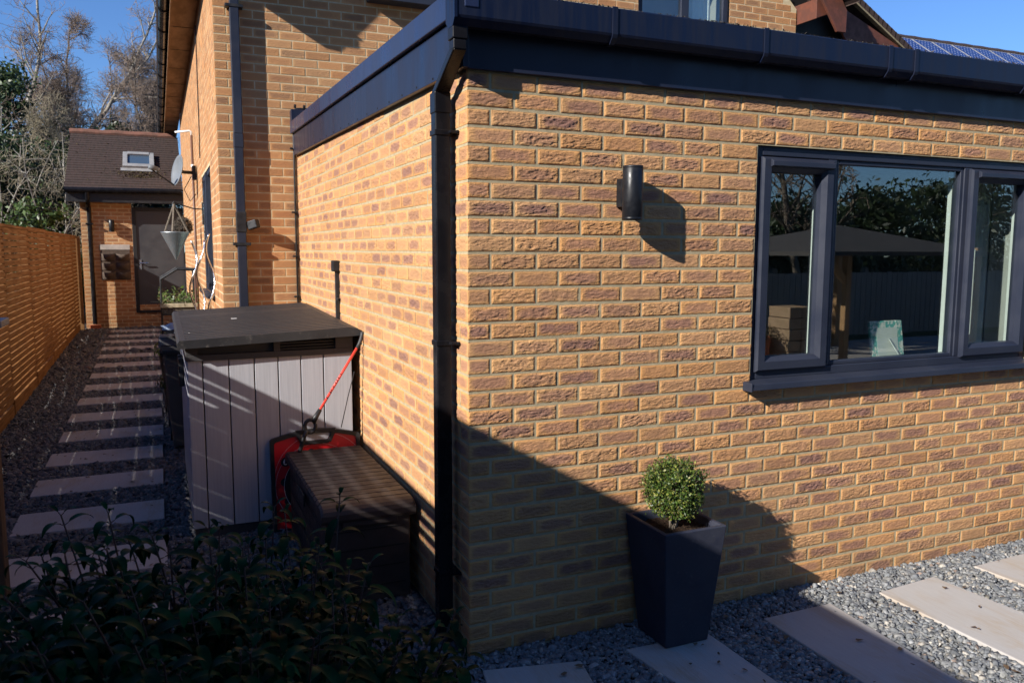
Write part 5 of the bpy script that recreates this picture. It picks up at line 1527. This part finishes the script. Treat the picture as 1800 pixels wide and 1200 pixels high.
for (xx, yy, hh, sp, sd_, lab) in ((-4.75, 20.0, 5.0, 1.9, 120, 'arching tangle of pale bare branches at the far left behind the fence'), (-3.55, 20.3, 4.6, 1.9, 121, 'arching tangle of pale bare branches left of the annexe roof'), (-2.9, 20.2, 4.9, 1.6, 122, 'arching bare branches rising behind the annexe ridge'), (-5.3, 19, 4.0, 1.7, 123, 'low arching bare branches just above the fence')):
    bare_tree('bare_shrub', lab, xx, yy, hh, sp, sd_, .035, 4, up=.5, mat_t=M_palebark, mat_w=M_twigp, droop=.55, dens=.55, group='bare shrubs behind the fence')
evergreen('laurel_hedge', 'bright green laurel just showing above the far end of the fence', -3.55, 17.4, 0, 2.75, .95, 130, 4200, G3, .13, group='hedge plants behind the fence')
evergreen('laurel_hedge', 'darker laurel above the nearer part of the fence', -4.9, 16.6, 0, 2.5, 1.1, 131, 4200, G1, .13, group='hedge plants behind the fence')

# ================================================================== FOREGROUND SHRUB
vb = thing('viburnum_shrub', 'dark drooping leaved shrub with reddish stems in the shaded foreground', 'shrub', (-1.0, -1.1, 0))
tips = [(-1.34, -1.0, 1.15), (-1.24, -1.1, 1.11), (-1.08, -1.0, 1.07), (-0.89, -0.6, 0.99), (-0.82, -1.0, 0.98), (-0.7, -1.0, 0.83), (-0.59, -0.9, 0.68), (-0.39, -0.9, 0.66),
        (-1.51, -1.1, 1.09), (-1.52, -1.3, 1.08), (-1.17, -1.4, 1.06), (-1.01, -1.3, 0.95), (-0.89, -1.4, 0.93), (-1.36, -1.5, 1.13), (-1.27, -1.6, 1.07), (-1.08, -1.6, 1.01),
        (-0.68, -1.3, 0.77), (-1.43, -1.6, 1.1), (-0.84, -1.5, 0.89), (-1.1, -1.2, 1.04), (-1.43, -1.1, 1.09), (-0.92, -1.0, 0.90), (-1.2, -1.1, 1.02)]
r = np.random.default_rng(77)
for k in range(260):
    b = tips[r.integers(0, 23)]
    tips.append((min(b[0] + r.normal(0, .12), -.42), b[1] + r.normal(-.06, .13), b[2] - abs(r.normal(.13, .12)) - .02))
sg = []; LV = []; LF = []; LC = []
def leaf(base, d, up, L, W, droop, col):
    d = d / np.linalg.norm(d); side = np.cross(d, up); side /= np.linalg.norm(side) + 1e-9; u = np.cross(side, d)
    n = 8; b0 = len(LV); p = np.array(base, float); ang = 0
    for i in range(n + 1):
        t = i / n
        w = W * (math.sin(math.pi * min(1, t * .93 + .05) ** .85) ** .9) * (1 - .25 * t) if 0 < i < n else W * .04
        dirn = d * math.cos(ang) - np.array((0, 0, 1)) * math.sin(ang)
        nn_ = np.cross(side, dirn)
        LV.append(p + side * w + nn_ * w * .32); LV.append(p.copy()); LV.append(p - side * w + nn_ * w * .32)
        p = p + dirn * L / n; ang += droop / n
    for i in range(n):
        q = b0 + i * 3
        LF.append((q, q + 1, q + 4, q + 3)); LF.append((q + 1, q + 2, q + 5, q + 4)); LC.append(col); LC.append(col)
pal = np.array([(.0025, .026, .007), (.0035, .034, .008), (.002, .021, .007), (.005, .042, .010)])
for ti, tp_ in enumerate(tips):
    tip = np.array(tp_); root = np.array((-.95 + (tip[0] + .95) * .45 + r.normal(0, .06), -1.15 + (tip[1] + 1.15) * .4 + r.normal(0, .06), 0))
    mid = root * .45 + tip * .55 + np.array((r.normal(0, .05), r.normal(0, .05), .06))
    pts = []
    for i in range(13):
        t = i / 12; pts.append((1 - t) ** 2 * root + 2 * t * (1 - t) * mid + t * t * tip)
    for i in range(12): sg.append((pts[i], pts[i + 1], .0052 - .003 * i / 12, .0052 - .003 * (i + 1) / 12))
    az = r.uniform(0, 6.28); npair = 9 if ti < 23 else 8
    for k in range(npair):
        t = 1 - .60 * (k / npair) ** 1.45
        i = min(int(t * 12), 11); q = pts[i] + (pts[i + 1] - pts[i]) * (t * 12 - i)
        az += 1.57 + r.normal(0, .3)
        for s_ in (0, math.pi):
            el = .75 if k == 0 else (.45 if k == 1 else r.normal(.22, .22))
            a = az + s_ + r.normal(0, .25); d = np.array((math.cos(a) * math.cos(el), math.sin(a) * math.cos(el), math.sin(el)))
            L = (.055 if k == 0 else .09 if k == 1 else r.uniform(.095, .140)); c = pal[r.integers(0, 4)] * r.uniform(.8, 1.25)
            pet = q + d * .012
            sg.append((q, pet, .0014, .0012))
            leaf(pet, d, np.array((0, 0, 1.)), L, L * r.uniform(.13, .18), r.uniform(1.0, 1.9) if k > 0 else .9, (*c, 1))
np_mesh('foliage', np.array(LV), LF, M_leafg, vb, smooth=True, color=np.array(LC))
V, F = tubes_np(sg, 6); np_mesh('stems', V, F, M_stem, vb)

# ================================================================== THE GARDEN BEHIND THE CAMERA (mirrored in the window)
gf = thing('garden_fence', 'weathered vertical board fence across the garden, mirrored in the window', 'fence', (13, -9.5, 0))
mb = MB(); x = 5.0; rr_ = random.Random(3)
while x < 26:
    h = 1.35 + rr_.uniform(-.01, .01)
    mb.box(x, x + .135, -9.52 + rr_.uniform(0, .012), -9.50, .03, h); x += .15
mb.box(5, 26, -9.56, -9.52, .35, .43).box(5, 26, -9.56, -9.52, 1.05, 1.13)
mb.build('board_panel', pm('silvered_boards', (.34, .32, .29), .85, (.22, .205, .185), vs=(7, 7, .7), scale=4, bmp=.4, bscale=25), gf)
for i in range(9):
    mb = MB(); x = 5.2 + i * 2.5; mb.box(x - .05, x + .05, -9.66, -9.56, 0, 1.45); mb.build('post', M_greytimber, gf)
gz_ = thing('gazebo', 'low dark canopied gazebo on timber posts, mirrored in the window', 'gazebo', (8.5, -6.2, 0))
cxg, czg = 8.85, 2.22
mb = MB(); A4 = [(cxg - 1.8, -5.3, 1.80), (cxg + 1.8, -5.3, 1.80), (cxg + 1.8, -8.3, 1.80), (cxg - 1.8, -8.3, 1.80)]
mb.add(A4 + [(cxg, -6.6, czg)], [(0, 1, 4), (1, 2, 4), (2, 3, 4), (3, 0, 4)]); mb.add(A4 + [(a, b, c_ - .06) for a, b, c_ in A4], [(0, 1, 5, 4), (1, 2, 6, 5), (2, 3, 7, 6), (3, 0, 4, 7)])
mb.build('canopy', M_canvas, gz_)
for (x, y) in ((8.45, -6.0), (10.5, -5.4), (10.5, -8.2), (7.15, -8.2)):
    mb = MB(); mb.box(x - .05, x + .05, y - .05, y + .05, 0, 1.86); mb.build('post', M_oak, gz_, bevel=.006)
mb = MB(); mb.beam((8.45, -6.0, 1.32), (8.02, -6.0, 1.72), .07, .09); mb.build('brace', M_oak, gz_)
pb = thing('block_pillar', 'square pillar of buff blocks in the garden, mirrored in the window', 'pillar', (7.5, -6.1, 0))
mb = MB()
for k in range(6):
    o_ = .012 if k % 2 else 0
    mb.box(7.26 + o_, 7.49, -6.35, -5.90, .165 * k, .165 * k + .155); mb.box(7.50, 7.74 - o_, -6.35, -5.90, .165 * k, .165 * k + .155)
mb.build('block_courses', M_blocks, pb, bevel=.008)
pot_plant(7.0, -6.3, .5, .22, 'rusty leaved potted shrub beside the block pillar, mirrored in the window', M_terracotta, [(.12, .08, .03), (.08, .07, .03), (.06, .06, .02)], 61)
for i, (x, y, h, rd, lab) in enumerate(((.5, -14.0, 10.0, 2.8, 'unseen conifer beyond the lawn edge, added to block sky light'), (4.2, -12.8, 8.5, 2.6, 'unseen conifer behind the camera, farthest towards the right, added to block sky light'), (-9.5, -9.8, 9.0, 2.6, 'unseen conifer standing far behind the camera, added to block sky light'), (-6.5, -7.9, 9.0, 2.6, 'unseen conifer behind the camera, closer to the garden, added to block sky light'))):
    evergreen('sky_block_conifer', lab, x, y, 0, h, rd, 180 + i, 4200, G2, .42, group='conifers added behind the camera to block sky light')  # unseen trees, added to cut sky light and deepen the shade
for i, (x, y) in enumerate(((-12, -2), (-12.5, 2.5), (-12, 7), (-12.5, 11.5), (-12, 16))):
    evergreen('sky_block_conifer', '%s unseen conifer of the row added beyond the slatted fence to block sky light, counted from the front' % ordn[i], x, y, 0, 5.2, 2.6, 190 + i, 3600, G2, .42, group='conifers added beyond the fence to block sky light')  # unseen row, added to hide low sky from the passage and side wall
GS = 'trees across the garden'
for i, (x, y, h, rd, lab) in enumerate(((9.5, -15, 3.7, 2.0, 'broad dark evergreen at the left of the window reflection'), (13.0, -17, 2.9, 2.0, 'dark evergreen in the middle of the window reflection'), (17.0, -17, 3.2, 2.2, 'tall dark evergreen right of the middle in the window reflection'), (21.0, -17, 3.5, 2.4, 'dark evergreen at the right of the window reflection'), (26.0, -18, 4.2, 2.6, 'outermost dark evergreen at the right of the garden'), (5.5, -14, 3.8, 1.8, 'outermost dark evergreen at the left of the garden'))):
    evergreen('garden_evergreen', lab, x, y, 0, h, rd, 140 + i, 6500, G2 + G1[:1], .24, group=GS)
bare_tree('garden_tree', 'tall bare tree in the middle of the window reflection', 15.6, -14.5, 9.0, 2.6, 150, .12, 2, group=GS, dens=.8, twig=.014)
bare_tree('garden_tree', 'bare tree at the left of the window reflection', 11.0, -16.5, 7.0, 2.4, 151, .10, 2, group=GS, dens=.8, twig=.014)
pt_ = MB(); pt_.box(4.4, 14, -8.8, -2.6, -.02, .02)
tag(pt_.build('patio', M_slab, None), kind='structure')
lawn = MB(); lawn.box(3.5, 60, -40, -8.9, -.02, .012)
tag(lawn.build('lawn', pm('short_grass', (.045, .075, .018), .95, (.06, .09, .022), scale=9, bmp=1, bdist=.03, bscale=80), None), kind='structure')

# scraps of dead leaf and grit on the stepping slabs
r = np.random.default_rng(55); V = []; F = []
for i in range(150):
    if i < 95:
        a, b = alley_slabs[r.integers(0, 12)]; x = r.uniform(-2.1, -1.24); y = r.uniform(a + .02, b - .02); z = ground_h(x, y) + .026
    else:
        x = r.uniform(.05, 3.6); y = r.uniform(-1.2, -.05); z = .030
    n = 6; L = r.uniform(.007, .021); an = r.uniform(0, 6.28); b0 = len(V)
    for k in range(n):
        t = 2 * math.pi * k / n; u = L * math.cos(t) * (1 + r.normal(0, .2)); w = L * .55 * math.sin(t) * (1 + r.normal(0, .25))
        V.append((x + u * math.cos(an) - w * math.sin(an), y + u * math.sin(an) + w * math.cos(an), z + abs(r.normal(0, .004))))
    F.append((b0, b0 + 1, b0 + 2, b0 + 3)); F.append((b0, b0 + 3, b0 + 4, b0 + 5))
lt = np_mesh('leaf_litter', V, F, pm('dead_leaf', (.075, .045, .022), .8, (.14, .09, .05), scale=30))
tag(lt, 'scattered scraps of dead brown leaf on slabs and gravel', 'leaf litter', None, 'stuff')
